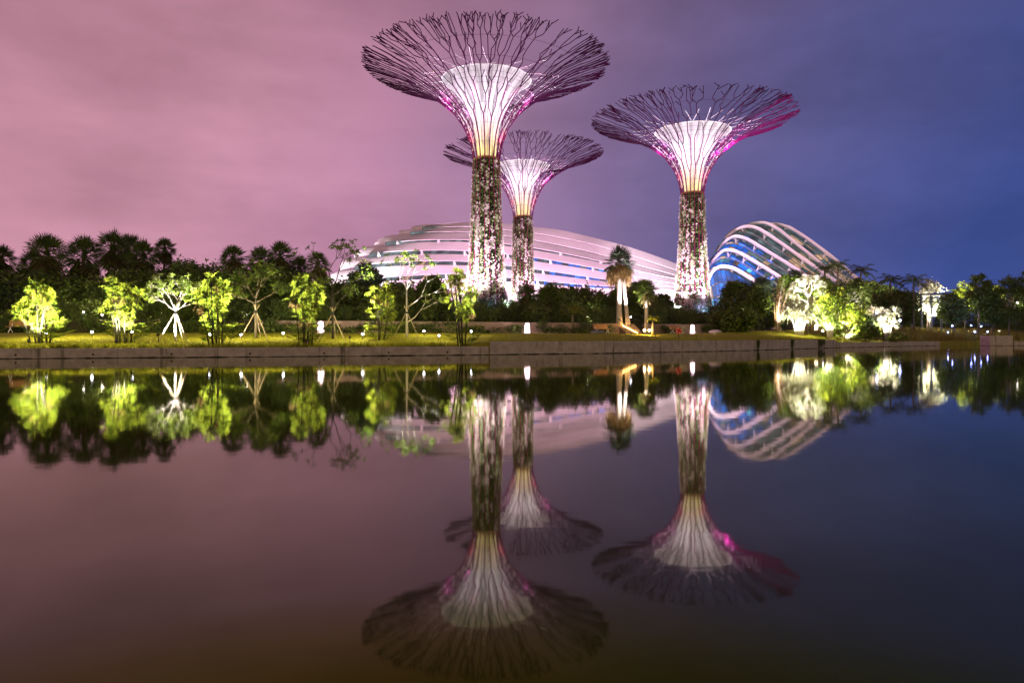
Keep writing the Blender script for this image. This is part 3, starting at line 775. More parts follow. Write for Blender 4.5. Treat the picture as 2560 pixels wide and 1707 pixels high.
def feather_palm(label, fx, fy, Z, rpx, seed, group='feather palms in the garden', mat='leaf_dark', n=13, lean=0, arch=1.9, el=(15, 80)):
    rnd = random.Random(seed); top = P(fx, fy, Z); b = onground(fx + lean, Z); Rc = rpx / FPX * Z
    t = thing('feather_palm', label, 'palm', b, 0, group); c = top - b
    mb = MB(); mb.tube([Vector((c.x * q, 0, c.z * q)) for q in (0, .3, .7, 1)], [.2, .15, .12, .13], 8); obj('trunk', mb, M['bark'], t, True)
    mb = MB()
    for i in range(n):
        az = i * 2.39996 + rnd.uniform(-.2, .2); e = R(lerp(el[0], el[1], i / n))
        mb.frond(c, Vector((math.cos(az) * math.cos(e), math.sin(az) * math.cos(e), math.sin(e))), Rc * rnd.uniform(1.05, 1.3), arch, 16, Rc * .34, .035 * Rc / 1.5 + .01, rnd)
    obj('crown', mb, M[mat], t); return t
def palm_clump(label, fx, fyb, fyt, fxl, fxr, seed, nst=9):
    nst -= 1
    rnd = random.Random(seed); b = G(fx, fyb); Z = b.y; k = Z / FPX
    t = thing('palm_clump', label, 'palm', b, 0, 'floodlit clumps of slender fan palms')
    Ht = (fyb - fyt) * k; xl, xr = (fxl - fx) * k, (fxr - fx) * k
    for i in range(nst):
        u = (i + .5) / nst
        tx = lerp(xl + .75, xr - .75, u) + rnd.uniform(-.2, .2); ty = rnd.uniform(-.9, .9) if i % 2 else rnd.uniform(-1.25, -.95)
        hz = Ht * (.46 + .48 * (((i * 5 + seed) % nst) / nst) ** .75 + rnd.uniform(-.04, .04))
        if i == (nst // 2 if seed % 2 else nst // 3): hz = Ht * .95
        bx, by = tx * .35 + rnd.uniform(-.12, .12), ty * (.3 if i % 2 else .8)
        c = Vector((tx, ty, hz - .3))
        mb = MB(); mb.tube([Vector((lerp(bx, tx, q ** 1.3), lerp(by, ty, q ** 1.3), (hz - .3) * q)) for q in (0, .3, .6, .85, 1)], [.042, .037, .034, .032, .034], 6)
        obj('stem', mb, M['bark_dark'], t, True)
        mb, dr = MB(), MB(); crown_fan(mb, c, rnd.uniform(.66, .9), 10, 17, rnd, lo=-62, hi=82, pet=.5, droop=.22, wid=.066, span=R(250), tilt=1.1, dry=dr if i % 4 == 0 else None)
        o = obj('leaf_crown', mb, M['leaf_fan'], t)
        if dr.f: obj('dry_leaf', dr, M['leaf_dry'], o)
    mb = MB()
    for i in range(30):
        az = rnd.uniform(0, 2 * PI); rr = rnd.uniform(.1, .5); c = Vector((rr * math.cos(az) * 1.4, rr * math.sin(az), 0)); h = rnd.uniform(.3, 1.5)
        d = Vector((math.cos(az) * .6, math.sin(az) * .6, 1)).normalized()
        mb.tube([c, c + d * h], .012, 3, False); mb.fan(c + d * h, (d + Vector((math.cos(az) * .7, math.sin(az) * .7, -.4))).normalized(), Vector((0, 0, 1)), rnd.uniform(.35, .6), R(220), 11, .085, .2, rnd)
    obj('low_leaves', mb, M['leaf_fan'], t)
    return t
def rosette(mb, c, d, size, n, rnd, wid=.2):
    d = d.normalized(); s1 = d.orthogonal().normalized(); s2 = d.cross(s1)
    for i in range(n):
        a = i * 2.39996 + rnd.uniform(-.3, .3); e = rnd.uniform(.1, .9)
        v = (s1 * math.cos(a) + s2 * math.sin(a)) * math.cos(e) + d * math.sin(e) * .8
        ln = size * rnd.uniform(.7, 1.1); w_ = v.cross(d)
        mb.kite(c, c + v.normalized() * ln + Vector((0, 0, -.12 * ln)), ln * wid, w_.normalized() if w_.length > 1e-3 else s1)
def branch_tree(name, label, b, forks, trunk_h, seed, bark, leafm, spread, depth, leafsize=.3, group=None, stakes=0, stake_h=2.1, lean=(0, 0), r0=.1, nl=11, cat='tree', flat=.55):
    rnd = random.Random(seed); t = thing(name, label, cat, b, 0, group)
    wood, leaf = MB(), MB()
    top = Vector((lean[0], lean[1], trunk_h)); wood.tube([Vector((0, 0, -.1)), top * .5 + Vector((rnd.uniform(-.04, .04), 0, 0)), top], [r0 * 1.15, r0, r0 * .85], 8)
    def grow(p, d, ln, r, dep):
        q = p + d * ln; m = p.lerp(q, .5) + Vector((rnd.uniform(-.06, .06), rnd.uniform(-.06, .06), -.05)) * ln
        wood.tube([p, m, q], [r, r * .85, r * .7], 6)
        if dep == 0:
            rosette(leaf, q, d + Vector((0, 0, .4)), leafsize, nl, rnd); return
        if dep <= 1 and rnd.random() < .5: rosette(leaf, q, d, leafsize * .9, nl - 3, rnd)
        n = 2 if rnd.random() < .6 else 3; a0 = rnd.uniform(0, 2 * PI)
        for i in range(n):
            a = a0 + i * 2 * PI / n; o = d.orthogonal().normalized(); o2 = d.cross(o)
            v = (d + (o * math.cos(a) + o2 * math.sin(a)) * rnd.uniform(.45, .8)); v.z = v.z * flat + .22
            grow(q, v.normalized(), ln * rnd.uniform(.66, .88), r * .66, dep - 1)
    for fd, fl in forks:
        grow(top if fl[1] >= 1 else top * fl[1], Vector(fd).normalized(), fl[0], r0 * .55, depth)
    obj('trunk', wood, M[bark], t, True); obj('crown', leaf, M[leafm], t)
    for i in range(stakes):
        a = (-2.6, -.45, 1.6)[i % 3]; mb = MB(); rr = stake_h * .47
        f = Vector((rr * math.cos(a), rr * math.sin(a), -.05)); mb.tube([f, Vector((0, 0, stake_h)) - f * .22 + Vector((0, 0, .1))], .032, 6)
        obj('support_stake', mb, M['stake'], t)
    if stakes:
        mb = MB(); mb.tube([(0, 0, stake_h * .78), (0, 0, stake_h * .84)], r0 * 1.5, 8); obj('tie', mb, M['metal_dark'], t)
    return t
def leafy_tree(label, fx, fyt, Z, wpx, hpx, seed, mat='leaf_tree', nclump=34, nleaf=150, lsize=.4, group='dark broadleaf trees', name='broadleaf_tree', cat='tree', trunk=True, bark='bark'):
    rnd = random.Random(seed); b = onground(fx, Z); k = Z / FPX; top = P(fx, fyt, Z).z - b.z
    hw, ch = wpx * k / 2, hpx * k; cc = Vector((0, 0, top - ch / 2))
    t = thing(name, label, cat, b, 0, group); leaf, wood = MB(), MB()
    for i in range(nclump):
        while True:
            v = Vector((rnd.uniform(-1, 1), rnd.uniform(-1, 1), rnd.uniform(-1, 1)))
            if .25 < v.length < 1: break
        v = v.normalized() * (v.length ** .5) * .85
        c = cc + Vector((v.x * hw, v.y * hw * .9, v.z * ch / 2)); rr = rnd.uniform(.2, .36) * min(hw, ch * .6) + .15
        wood.tube([Vector((0, 0, max(.2, top - ch * .95))), cc.lerp(c, .4) - Vector((0, 0, ch * .12)), c], [.07, .04, .015], 4, False)
        for j in range(nleaf):
            q = Vector((rnd.gauss(0, .5), rnd.gauss(0, .5), rnd.gauss(0, .4))) * rr
            leaf.leaf(c + q, lsize * rnd.uniform(.6, 1.3), rnd, .5)
    if trunk: wood.tube([Vector((0, 0, -.1)), Vector((.05, 0, top * .3)), cc], [.16, .13, .07], 7)
    obj('trunk', wood, M[bark], t, True); obj('crown', leaf, M[mat], t); return t
def spiky(label, fx, Z, seed, hpx, wpx, mat, group='spiky plants', n=60, z0=None, name='spiky_shrub', heads=4):
    rnd = random.Random(seed); b = onground(fx, Z); k = Z / FPX; t = thing(name, label, 'shrub', b, 0, group)
    wood, leaf = MB(), MB(); hh = hpx * k; hw = wpx * k / 2
    for h in range(heads):
        u = (h + .5) / heads; c = Vector((lerp(-hw, hw, u) * .6, rnd.uniform(-.4, .4) * hw, hh * rnd.uniform(.45, .82)))
        wood.tube([Vector((c.x * .3, c.y * .3, -.05)), c * .6, c], [.07, .055, .045], 6)
        for i in range(n):
            az = rnd.uniform(0, 2 * PI); e = R(rnd.uniform(-40, 85)); d = Vector((math.cos(az) * math.cos(e), math.sin(az) * math.cos(e), math.sin(e)))
            ln = rnd.uniform(.5, .85) * min(hw, hh * .5); m = c + d * ln * .6; q = c + d * ln + Vector((0, 0, -.25 * ln))
            sd = d.cross(Vector((0, 0, 1))); sd = sd.normalized() * ln * .045 if sd.length > 1e-3 else Vector((.03, 0, 0))
            leaf.face(c - sd * .7, m - sd, m + sd, c + sd * .7); leaf.face(m - sd, q, m + sd)
    obj('stem', wood, M['bark_pale'], t, True); obj('leaves', leaf, M[mat], t); return t

# ---- floodlit palm clumps on the lawn
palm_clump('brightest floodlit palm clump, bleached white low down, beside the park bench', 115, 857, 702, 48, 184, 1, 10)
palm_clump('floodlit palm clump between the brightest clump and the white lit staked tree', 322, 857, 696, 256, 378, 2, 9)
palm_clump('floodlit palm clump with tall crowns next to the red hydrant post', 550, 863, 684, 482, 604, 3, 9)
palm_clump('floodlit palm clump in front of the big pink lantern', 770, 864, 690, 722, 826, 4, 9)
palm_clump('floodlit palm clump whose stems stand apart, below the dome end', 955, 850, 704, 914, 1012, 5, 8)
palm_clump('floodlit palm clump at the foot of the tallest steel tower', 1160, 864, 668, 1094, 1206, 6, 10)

# ---- staked young trees
b = G(440, 853); k = b.y / FPX
branch_tree('staked_tree', 'young staked tree lit brilliant white from below', b, [((-1, .1, .75), (.85, .98)), ((-.35, -.3, 1), (.85, 1)), ((.3, .2, 1.1), (.85, 1)), ((.6, -.2, 1), (.8, 1)), ((-.1, .5, 1), (.8, 1)), ((.9, .1, .55), (.5, 1))],
            1.95, 31, 'bark_pale', 'leaf_bright', .6, 3, .27, 'staked young trees on the lawn', 3, 2.2, r0=.07, nl=13)
b = G(640, 846)
branch_tree('staked_tree', 'young staked tree with dim green crown between two lit palm clumps', b, [((-.7, .1, 1), (.85, 1)), ((.5, -.3, 1), (.85, 1)), ((0, .4, 1.1), (.95, 1)), ((.9, .2, .55), (.8, .9)), ((-.9, .1, .5), (.75, .85))],
            2.7, 32, 'bark', 'leaf_tree', .6, 3, .34, 'staked young trees on the lawn', 3, 2.2, r0=.075, nl=14)
b = G(832, 847)
branch_tree('staked_tree', 'dark tall staked tree silhouetted before the bright dome end', b, [((.35, .1, 1.1), (1.3, 1)), ((-.25, -.1, 1.1), (1.2, 1)), ((.75, .1, .7), (1.1, .85)), ((-.7, .3, .8), (.9, .75)), ((.5, -.2, .5), (.9, .6))],
            3.5, 33, 'bark_dark', 'leaf_tree', .6, 3, .3, 'staked young trees on the lawn', 3, 2.1, r0=.085)
b = G(1017, 842)
branch_tree('staked_tree', 'slender staked tree with yellow lit flat crown before the white bands', b, [((.45, .1, 1.1), (1.25, 1)), ((-.35, .1, 1.1), (1.2, 1)), ((.1, -.3, 1.2), (1.2, 1)), ((.95, .1, .75), (1.35, .62)), ((.9, -.1, .8), (1.4, .30))],
            3.5, 35, 'bark_pale', 'leaf_bright', .6, 2, .36, 'staked young trees on the lawn', 3, 2.2, r0=.075, nl=14)

# ---- fan palms behind the lawn: label, fx, fy, depth, crown radius px, seed, lean
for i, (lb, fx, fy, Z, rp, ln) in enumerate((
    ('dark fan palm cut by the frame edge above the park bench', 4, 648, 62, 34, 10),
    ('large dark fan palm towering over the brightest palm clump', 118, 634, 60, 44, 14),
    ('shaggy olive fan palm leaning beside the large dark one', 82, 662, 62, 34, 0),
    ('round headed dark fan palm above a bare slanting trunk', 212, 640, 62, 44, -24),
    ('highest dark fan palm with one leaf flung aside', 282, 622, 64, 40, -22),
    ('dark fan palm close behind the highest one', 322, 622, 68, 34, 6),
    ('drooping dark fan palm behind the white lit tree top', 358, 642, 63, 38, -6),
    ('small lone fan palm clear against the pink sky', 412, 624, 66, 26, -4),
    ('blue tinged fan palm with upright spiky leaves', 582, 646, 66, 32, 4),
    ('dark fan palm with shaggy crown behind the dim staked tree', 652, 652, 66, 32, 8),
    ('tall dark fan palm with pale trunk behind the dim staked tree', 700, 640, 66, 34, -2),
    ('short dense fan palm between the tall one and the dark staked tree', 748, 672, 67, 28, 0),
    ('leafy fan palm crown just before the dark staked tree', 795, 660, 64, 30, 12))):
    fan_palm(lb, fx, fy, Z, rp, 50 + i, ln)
fan_palm('white barked fan palm floodlit from below in front of the white bands', 1548, 658, 69.5, 38, 71, 0, 'palms along the terrace', 'leaf_blue', 34, True, 'skirted_palm', 34, 2.0, .85, 'bark_pale')
fan_palm('small dark fan palm in front of the half hidden steel tower', 1318, 738, 70, 26, 72, 0, 'palms along the terrace')
fan_palm('short green fan palm beside the half hidden steel tower foot', 1372, 742, 70, 30, 73, 0, 'palms along the terrace', 'leaf_tree')
fan_palm('small fan palm over a white lit trunk by the stairs', 1616, 726, 69.5, 28, 74, 0, 'palms along the terrace', 'leaf_tree', 34, True, 'fan_palm', 8, 1.5, 0, 'bark_pale')
feather_palm('low yellow green feather palm sprouting above the terrace wall', 1432, 786, 66, 36, 75, 'feather palms in the garden', 'leaf_fan', 11, 0, 1.5, (25, 85))
feather_palm('tiny bright feather palm beside the stair lamps', 1633, 800, 64, 20, 76, 'feather palms in the garden', 'leaf_fan', 10, 0, 1.8, (15, 80))
feather_palm('slim dark feather palm above the bright shrub group', 2095, 668, 96, 34, 77)
feather_palm('dark feather palm next to the arch conservatory foot', 2062, 676, 92, 30, 78)
feather_palm('dark feather palm alone against the blue sky', 2152, 682, 104, 38, 79)
feather_palm('pair member feather palm with wide drooping fronds', 2226, 706, 108, 38, 80)
feather_palm('drooping feather palm next to the lit pergola tree', 2284, 708, 108, 40, 81)
feather_palm('dark feather palm in front of the arch conservatory panes', 1992, 690, 92, 30, 82)
# ---- dark broadleaf trees
for i, (lb, fx, fyt, Z, wp, hp, mt) in enumerate((
    ('bluish dark tree filling the frame edge over the bench', 14, 700, 58, 110, 120, 'leaf_blue'),
    ('low dark tree behind the large fan palm', 60, 684, 66, 110, 110, 'leaf_shrub'),
    ('dark tree behind the slanting palm trunks', 190, 690, 72, 130, 110, 'leaf_shrub'),
    ('dark tree between the highest palm and the staked tree', 320, 694, 72, 120, 110, 'leaf_shrub'),
    ('dark hedge tree filling the gap behind the white lit tree', 490, 660, 72, 110, 140, 'leaf_shrub'),
    ('wide dark tree behind the red hydrant post', 590, 676, 70, 120, 130, 'leaf_tree'),
    ('dark bushy tree behind the lantern lit palm clump', 720, 690, 72, 130, 120, 'leaf_shrub'),
    ('bluish bushy tree in front of the bright dome end', 912, 660, 68, 70, 80, 'leaf_blue'),
    ('dark tree under the dome end', 868, 706, 66, 90, 100, 'leaf_shrub'),
    ('dark round tree behind the slender staked tree', 1000, 706, 70, 110, 90, 'leaf_shrub'),
    ('small dark tree below the white bands near the tallest tower', 1080, 690, 66, 80, 110, 'leaf_shrub'),
    ('dark tree at the foot of the half hidden tower', 1398, 706, 84, 90, 110, 'leaf_shrub'),
    ('dark tree overlapping the white bands before the skirted palm', 1465, 712, 84, 110, 100, 'leaf_tree'),
    ('dark spreading tree behind the stairs', 1590, 708, 90, 90, 60, 'leaf_blue'),
    ('dark tree touching the lone tower foot', 1655, 730, 90, 56, 80, 'leaf_shrub'),
    ('dark tree in front of the blue lit panes', 1840, 706, 92, 60, 40, 'leaf_shrub'),
    ('thin dark tree before the lower arch panes', 1905, 696, 90, 70, 90, 'leaf_blue'),
    ('broad olive bush tree next to the lone tower foot', 1835, 766, 78, 110, 70, 'leaf_tree'),
    ('dark olive tree with thin trunk beside the bamboo', 1880, 720, 82, 90, 80, 'leaf_shrub'),
    ('green tree above the bright shrub group', 1975, 676, 88, 60, 90, 'leaf_tree'),
    ('tall dark green tree behind the flat topped lit tree', 2130, 690, 98, 110, 130, 'leaf_shrub'),
    ('dark tree below the alone standing feather palm', 2190, 712, 106, 100, 110, 'leaf_shrub'),
    ('dark tree below the pair of feather palms', 2255, 720, 110, 90, 100, 'leaf_shrub'),
    ('tall oval dark tree against the blue sky', 2446, 676, 112, 54, 100, 'leaf_tree'),
    ('lower dark tree between pergola tree and oval tree', 2385, 728, 112, 80, 80, 'leaf_shrub'),
    ('dark spreading tree next to the frame edge', 2522, 690, 112, 84, 120, 'leaf_tree'),
    ('tallest dark tree cut by the frame edge over the reeds', 2580, 662, 112, 80, 150, 'leaf_tree'),
    ('dark low tree over the amber lamp', 2480, 735, 114, 80, 80, 'leaf_shrub'))):
    leafy_tree(lb, fx, fyt, Z, wp, hp, 100 + i, mt)
# ---- floodlit plants towards the arched conservatory
Zb = 80
bp_ = onground(1942, 82)
def bamboo():
    rnd = random.Random(9); t = thing('bamboo', 'tall pink lit bamboo clump flaring like a broom', 'bamboo', bp_); k = 82 / FPX
    for i in range(26):
        a = rnd.uniform(-1, 1); top = Vector((a * 26 * k + .2, rnd.uniform(-1, 1) * .8, (rnd.uniform(95, 135) - 18 * abs(a)) * k)); mb = MB()
        bx = a * .35; pts = [Vector((lerp(bx, top.x, q ** 2.2), top.y * q * q, top.z * q)) for q in (0, .3, .6, .85, 1)]
        mb.tube(pts, [.045, .04, .03, .018, .008], 5)
        for j in range(12):
            q = rnd.uniform(.35, 1); p = Vector((lerp(bx, top.x, q ** 2.2), top.y * q * q, top.z * q)); d = Vector((rnd.uniform(-1, 1) + a, rnd.uniform(-1, 1), rnd.uniform(.3, 1.2))).normalized()
            mb.kite(p, p + d * rnd.uniform(.3, .8), .035, d.orthogonal().normalized())
        obj('cane', mb, M['leaf_dry'] if i % 3 else M['bark_pale'], t)
    lamp('SPOT', (.9, -1.6, .3), 6500, (1, .82, .78), t, .1, (-.15, .5, 1.2), 90)
bamboo()
b = onground(2020, 82)
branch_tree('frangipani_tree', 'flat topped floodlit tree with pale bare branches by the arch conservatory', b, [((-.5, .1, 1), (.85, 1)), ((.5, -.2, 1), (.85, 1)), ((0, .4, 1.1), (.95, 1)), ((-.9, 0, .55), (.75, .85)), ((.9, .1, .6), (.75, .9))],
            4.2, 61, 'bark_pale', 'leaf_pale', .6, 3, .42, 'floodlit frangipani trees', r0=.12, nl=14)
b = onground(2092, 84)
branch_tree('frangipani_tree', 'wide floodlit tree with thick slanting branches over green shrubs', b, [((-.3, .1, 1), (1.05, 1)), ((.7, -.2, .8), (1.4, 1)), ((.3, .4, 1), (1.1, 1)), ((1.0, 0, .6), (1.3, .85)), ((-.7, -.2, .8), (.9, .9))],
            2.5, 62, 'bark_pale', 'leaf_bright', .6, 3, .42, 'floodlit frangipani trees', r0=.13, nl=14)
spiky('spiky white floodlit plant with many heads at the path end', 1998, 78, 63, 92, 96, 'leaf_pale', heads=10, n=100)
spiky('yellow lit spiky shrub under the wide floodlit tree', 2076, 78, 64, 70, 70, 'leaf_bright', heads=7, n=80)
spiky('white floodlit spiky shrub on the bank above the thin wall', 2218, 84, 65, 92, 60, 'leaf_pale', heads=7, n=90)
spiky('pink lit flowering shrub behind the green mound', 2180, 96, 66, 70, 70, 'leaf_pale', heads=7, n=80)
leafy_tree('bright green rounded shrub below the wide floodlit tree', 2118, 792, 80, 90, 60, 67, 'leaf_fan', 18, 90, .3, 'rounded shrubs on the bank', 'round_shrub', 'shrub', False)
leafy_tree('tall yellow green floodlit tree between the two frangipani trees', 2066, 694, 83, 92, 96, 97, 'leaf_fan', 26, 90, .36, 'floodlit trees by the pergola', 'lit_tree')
leafy_tree('wide yellow green lit shrub bank under the flat topped tree', 2108, 752, 82, 110, 84, 98, 'leaf_fan', 24, 90, .32, 'rounded shrubs on the bank', 'round_shrub', 'shrub', False)
leafy_tree('dark green mound of shrub between two floodlit shrubs', 2165, 786, 82, 80, 66, 68, 'leaf_tree', 18, 90, .3, 'rounded shrubs on the bank', 'round_shrub', 'shrub', False)
leafy_tree('yellow weeping shrub behind the spiky white plant', 2036, 732, 84, 40, 50, 69, 'leaf_fan', 10, 70, .3, 'rounded shrubs on the bank', 'round_shrub', 'shrub', False)
leafy_tree('leafy bush at the foot of the spiky white shrub', 2240, 832, 84, 56, 24, 70, 'leaf_fan', 10, 60, .25, 'rounded shrubs on the bank', 'round_shrub', 'shrub', False)
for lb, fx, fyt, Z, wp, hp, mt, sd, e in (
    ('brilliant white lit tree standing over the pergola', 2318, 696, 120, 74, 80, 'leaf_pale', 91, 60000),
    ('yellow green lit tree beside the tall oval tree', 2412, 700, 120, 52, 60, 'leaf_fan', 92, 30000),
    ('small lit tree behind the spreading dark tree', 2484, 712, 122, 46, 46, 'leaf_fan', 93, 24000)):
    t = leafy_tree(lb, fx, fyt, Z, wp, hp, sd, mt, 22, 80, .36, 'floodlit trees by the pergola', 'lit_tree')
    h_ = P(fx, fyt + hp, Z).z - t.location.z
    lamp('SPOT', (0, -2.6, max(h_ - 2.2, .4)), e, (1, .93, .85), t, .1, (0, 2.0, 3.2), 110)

# ---------------------------------------------------------------- masses nobody could count
rnd = random.Random(77)
def shrub_mass():
    mb = MB()
    for i in range(430):
        fx = rnd.uniform(-60, 1960); kind = rnd.random()
        if kind < .4: d = rnd.uniform(15.2, 16.0); hmax = 1.0
        elif kind < .8: d = rnd.uniform(16.8, 20); hmax = 1.7
        else: d = rnd.uniform(20, 30); hmax = 2.3
        x = 0; 
        lo, hi = -90, 90
        for _ in range(30):
            m = (lo + hi) / 2
            if HX + m / (Zw(m) + d) * FPX < fx: lo = m
            else: hi = m
        x = lo; y = Zw(x) + d; z = ground(x, y)
        pfx = HX + x / y * FPX
        if d < 16.2 and (1540 < pfx < 1660 or 775 < pfx < 830 or 1296 < pfx < 1345 or 1708 < pfx < 1756 or pfx > 1900): continue
        if d < 16.2: hmax *= rnd.choice((.45, .7, 1))
        h = rnd.uniform(.5, 1) * hmax; r = rnd.uniform(.5, 1.0)
        strap = rnd.random() < .35
        for j in range(int(70 + 45 * h)):
            q = Vector((rnd.gauss(0, .45) * r, rnd.gauss(0, .35) * r, 0)); zz = rnd.random() ** .8 * h
            c = Vector((x, y, z)) + q + Vector((0, 0, zz))
            if strap:
                d_ = Vector((rnd.gauss(0, .6), rnd.gauss(0, .6), 1)).normalized(); mb.kite(c, c + d_ * rnd.uniform(.35, .7), .035, d_.orthogonal().normalized())
            else: mb.leaf(c, rnd.uniform(.14, .32), rnd, .5)
    stuff('undergrowth', mb, M['leaf_shrub'], 'dark shrubs and groundcover along the terrace behind the lawn', 'undergrowth')
shrub_mass()
def tower_ferns():
    r = random.Random(31); mb = MB()
    for fx, d, rad in ((1216, 105, 3.1), (1731, 115, 3.0), (1307, 140, 2.5)):
        x0 = (fx - HX) / FPX * d
        for i in range(70):
            a = r.uniform(0, 2 * PI); rr = rad + r.uniform(.1, 2.6); c = Vector((x0 + rr * math.cos(a), d + rr * math.sin(a), 4.6)); h = r.uniform(.5, 2.2) * (1.2 - (rr - rad) * .25)
            for j in range(34):
                v = Vector((r.gauss(0, .7), r.gauss(0, .7), 1)).normalized(); b_ = c + Vector((r.gauss(0, .3), r.gauss(0, .3), r.random() * h)); mb.kite(b_, b_ + v * r.uniform(.4, .9), .07, v.orthogonal().normalized())
    stuff('undergrowth', mb, M['leaf_blue'], 'blue green ferns planted round the tower feet', 'undergrowth')
tower_ferns()
def tree_belt(name, label, tops, dlo, dhi, mat, n, seed):
    r = random.Random(seed); mb = MB()
    for i in range(n):
        fx = r.uniform(tops[0][0], tops[-1][0]); d = r.uniform(dlo, dhi); x = 0
        lo, hi = -120, 150
        for _ in range(30):
            m = (lo + hi) / 2
            if HX + m / (Zw(m) + d) * FPX < fx: lo = m
            else: hi = m
        x = lo; y = Zw(x) + d; z0 = ground(x, y); zt = P(fx, interp(tops, fx) + r.uniform(0, 16) + 8 * math.sin(fx * .05 + seed), y).z
        for k in range(max(2, int((zt - z0) / .8))):
            c = Vector((x + r.gauss(0, .5), y + r.gauss(0, .5), lerp(zt - .3, z0 + .3, r.random() ** 1.1))); rr = r.uniform(.5, 1.0)
            for j in range(48): mb.leaf(c + Vector((r.gauss(0, .5), r.gauss(0, .5), r.gauss(0, .42))) * rr, r.uniform(.22, .55), r, .42)
    stuff(name, mb, M[mat], label, 'woodland')
tree_belt('woodland', 'dark dense trees massed behind the fan palms and lit clumps', [(-40, 680), (60, 674), (150, 674), (240, 688), (330, 666), (450, 660), (520, 650), (600, 658), (680, 662), (760, 672), (800, 700), (880, 712), (1010, 715)], 22, 34, 'leaf_shrub', 330, 1)
tree_belt('woodland', 'dark bushes massed below the white roof bands', [(1000, 718), (1080, 722), (1110, 776), (1245, 776), (1262, 752), (1285, 762), (1345, 762), (1352, 716), (1420, 716), (1500, 722), (1640, 724), (1675, 776), (1785, 776), (1800, 742), (1880, 738), (1960, 728)], 20, 30, 'leaf_tree', 330, 2)
tree_belt('woodland', 'dark trees massed beyond the reeds', [(2030, 700), (2120, 700), (2240, 706), (2275, 738), (2380, 748), (2440, 730), (2560, 715), (2640, 700)], 26, 36, 'leaf_shrub', 230, 3)
def grass_mass():
    mb = MB()
    def blade(x, y, h, r):
        z = ground(x, y); a = r.uniform(0, 2 * PI); l = r.uniform(-.35, .35) * h
        w_ = .011 + .006 * r.random()
        mb.face((x - w_ * math.cos(a), y - w_ * math.sin(a), z), (x + w_ * math.cos(a), y + w_ * math.sin(a), z), (x + l, y + r.uniform(-.2, .2) * h, z + h))
    r = random.Random(5)
    for i in range(52000):
        x = r.uniform(-30, 37); d = r.random() ** 1.4 * 11.9 + .28
        tall = (1 - smooth(.3, 3.0, d)) * (1 if x < -1.6 else .35)
        t_ = .06 + .26 * tall * r.random()
        blade(x, Zw(x) + d, t_ * r.uniform(.6, 1.2), r)
    for i in range(90):                                 # tufts leaning over the wall
        x = r.uniform(-29, -2); 
        for j in range(26): blade(x + r.gauss(0, .12), Zw(x) + .3 + abs(r.gauss(0, .1)), r.uniform(.15, .45), r)
    stuff('grass', mb, M['grassblade'], 'yellow green lawn grass along the canal edge', 'grass')
grass_mass()
def reed_mass():
    mb = MB(); r = random.Random(6)
    for i in range(26000):
        x = r.uniform(44, 100); d = r.uniform(.5, 26) if x > 57 else r.uniform(.5, 24)
        y = Zw(x) + d; z = ground(x, y); h = r.uniform(.6, 1.5); a = r.uniform(0, 2 * PI); w_ = .03
        mb.face((x - w_ * math.cos(a), y - w_ * math.sin(a), z), (x + w_ * math.cos(a), y + w_ * math.sin(a), z), (x + r.uniform(-.25, .25), y + r.uniform(-.2, .2), z + h))
    stuff('reeds', mb, M['reed'], 'brown and green reeds covering the bank past the thin wall', 'reeds')
reed_mass()

# ================================================================ garden wall, stairs, railing
def terrace_wall(label, fx0, fx1):
    def xat(fx):
        lo, hi = -90, 90
        for _ in range(40):
            m = (lo + hi) / 2
            if HX + m / (Zw(m) + 16.15) * FPX < fx: lo = m
            else: hi = m
        return lo
    xa, xb = xat(fx0), xat(fx1); n = max(3, int((xb - xa) / 1.5)); rows = [[], [], [], [], []]
    for i in range(n + 1):
        x = lerp(xa, xb, i / n); y = Zw(x) + 16.0; e = edge(x); zt = e + 1.02
        for r_, q in zip(rows, ((y, e - .3), (y, zt), (y + .28, zt), (y + .28, e - .3), (y, e - .3))): r_.append((x, q[0], q[1]))
    mb = MB(); mb.grid(rows)
    for e in (0, -1): mb.face(*[r_[e] for r_ in rows[:4]])
    o = obj('garden_wall', mb, M['render_wall']); tag(o, label, 'wall', 'low rendered terrace walls'); return o
terrace_wall('low rendered terrace wall running behind lanterns up to the stairs', 640, 1556)
terrace_wall('low rendered terrace wall running on past the stairs', 1606, 1900)
def stairs():
    x = (1582 - HX) / FPX * 70; 
    for _ in range(5): x = (1582 - HX) / FPX * (Zw(x) + 15)
    y = Zw(x) + 14.4; z = ground(x, y); b = Vector((x, y, z))
    sl = math.atan2(Zw(x + .5) - Zw(x - .5), 1)
    t = thing('staircase', 'short stone staircase with an amber light strip', 'stairs', b, sl * .6)
    for i in range(7):
        mb = MB(); mb.box((0, .26 * i + .6, .07 + .14 * i), (1.9, 1.4 - .0 * i, .14 - .004)); obj('step', mb, M['render_wall'], t)
    for sx in (-1, 1):
        mb = MB(); mb.tube([(sx * 1.02, -.1, 0), (sx * 1.02, -.1, .9), (sx * 1.02, 1.9, 1.85), (sx * 1.02, 1.9, .9)], .03, 6); obj('handrail', mb, M['metal_dark'], t)
    mb = MB(); a, b2 = Vector((.35, -.12, .06)), Vector((-.85, 1.75, 1.12)); mb.tube([a, b2], .045, 6); obj('light_strip', mb, E['strip'], t)
    for i in range(4): lamp('POINT', a.lerp(b2, (i + .5) / 4) + Vector((0, -.1, .12)), 26, (1, .55, .18), t, .05)
stairs()
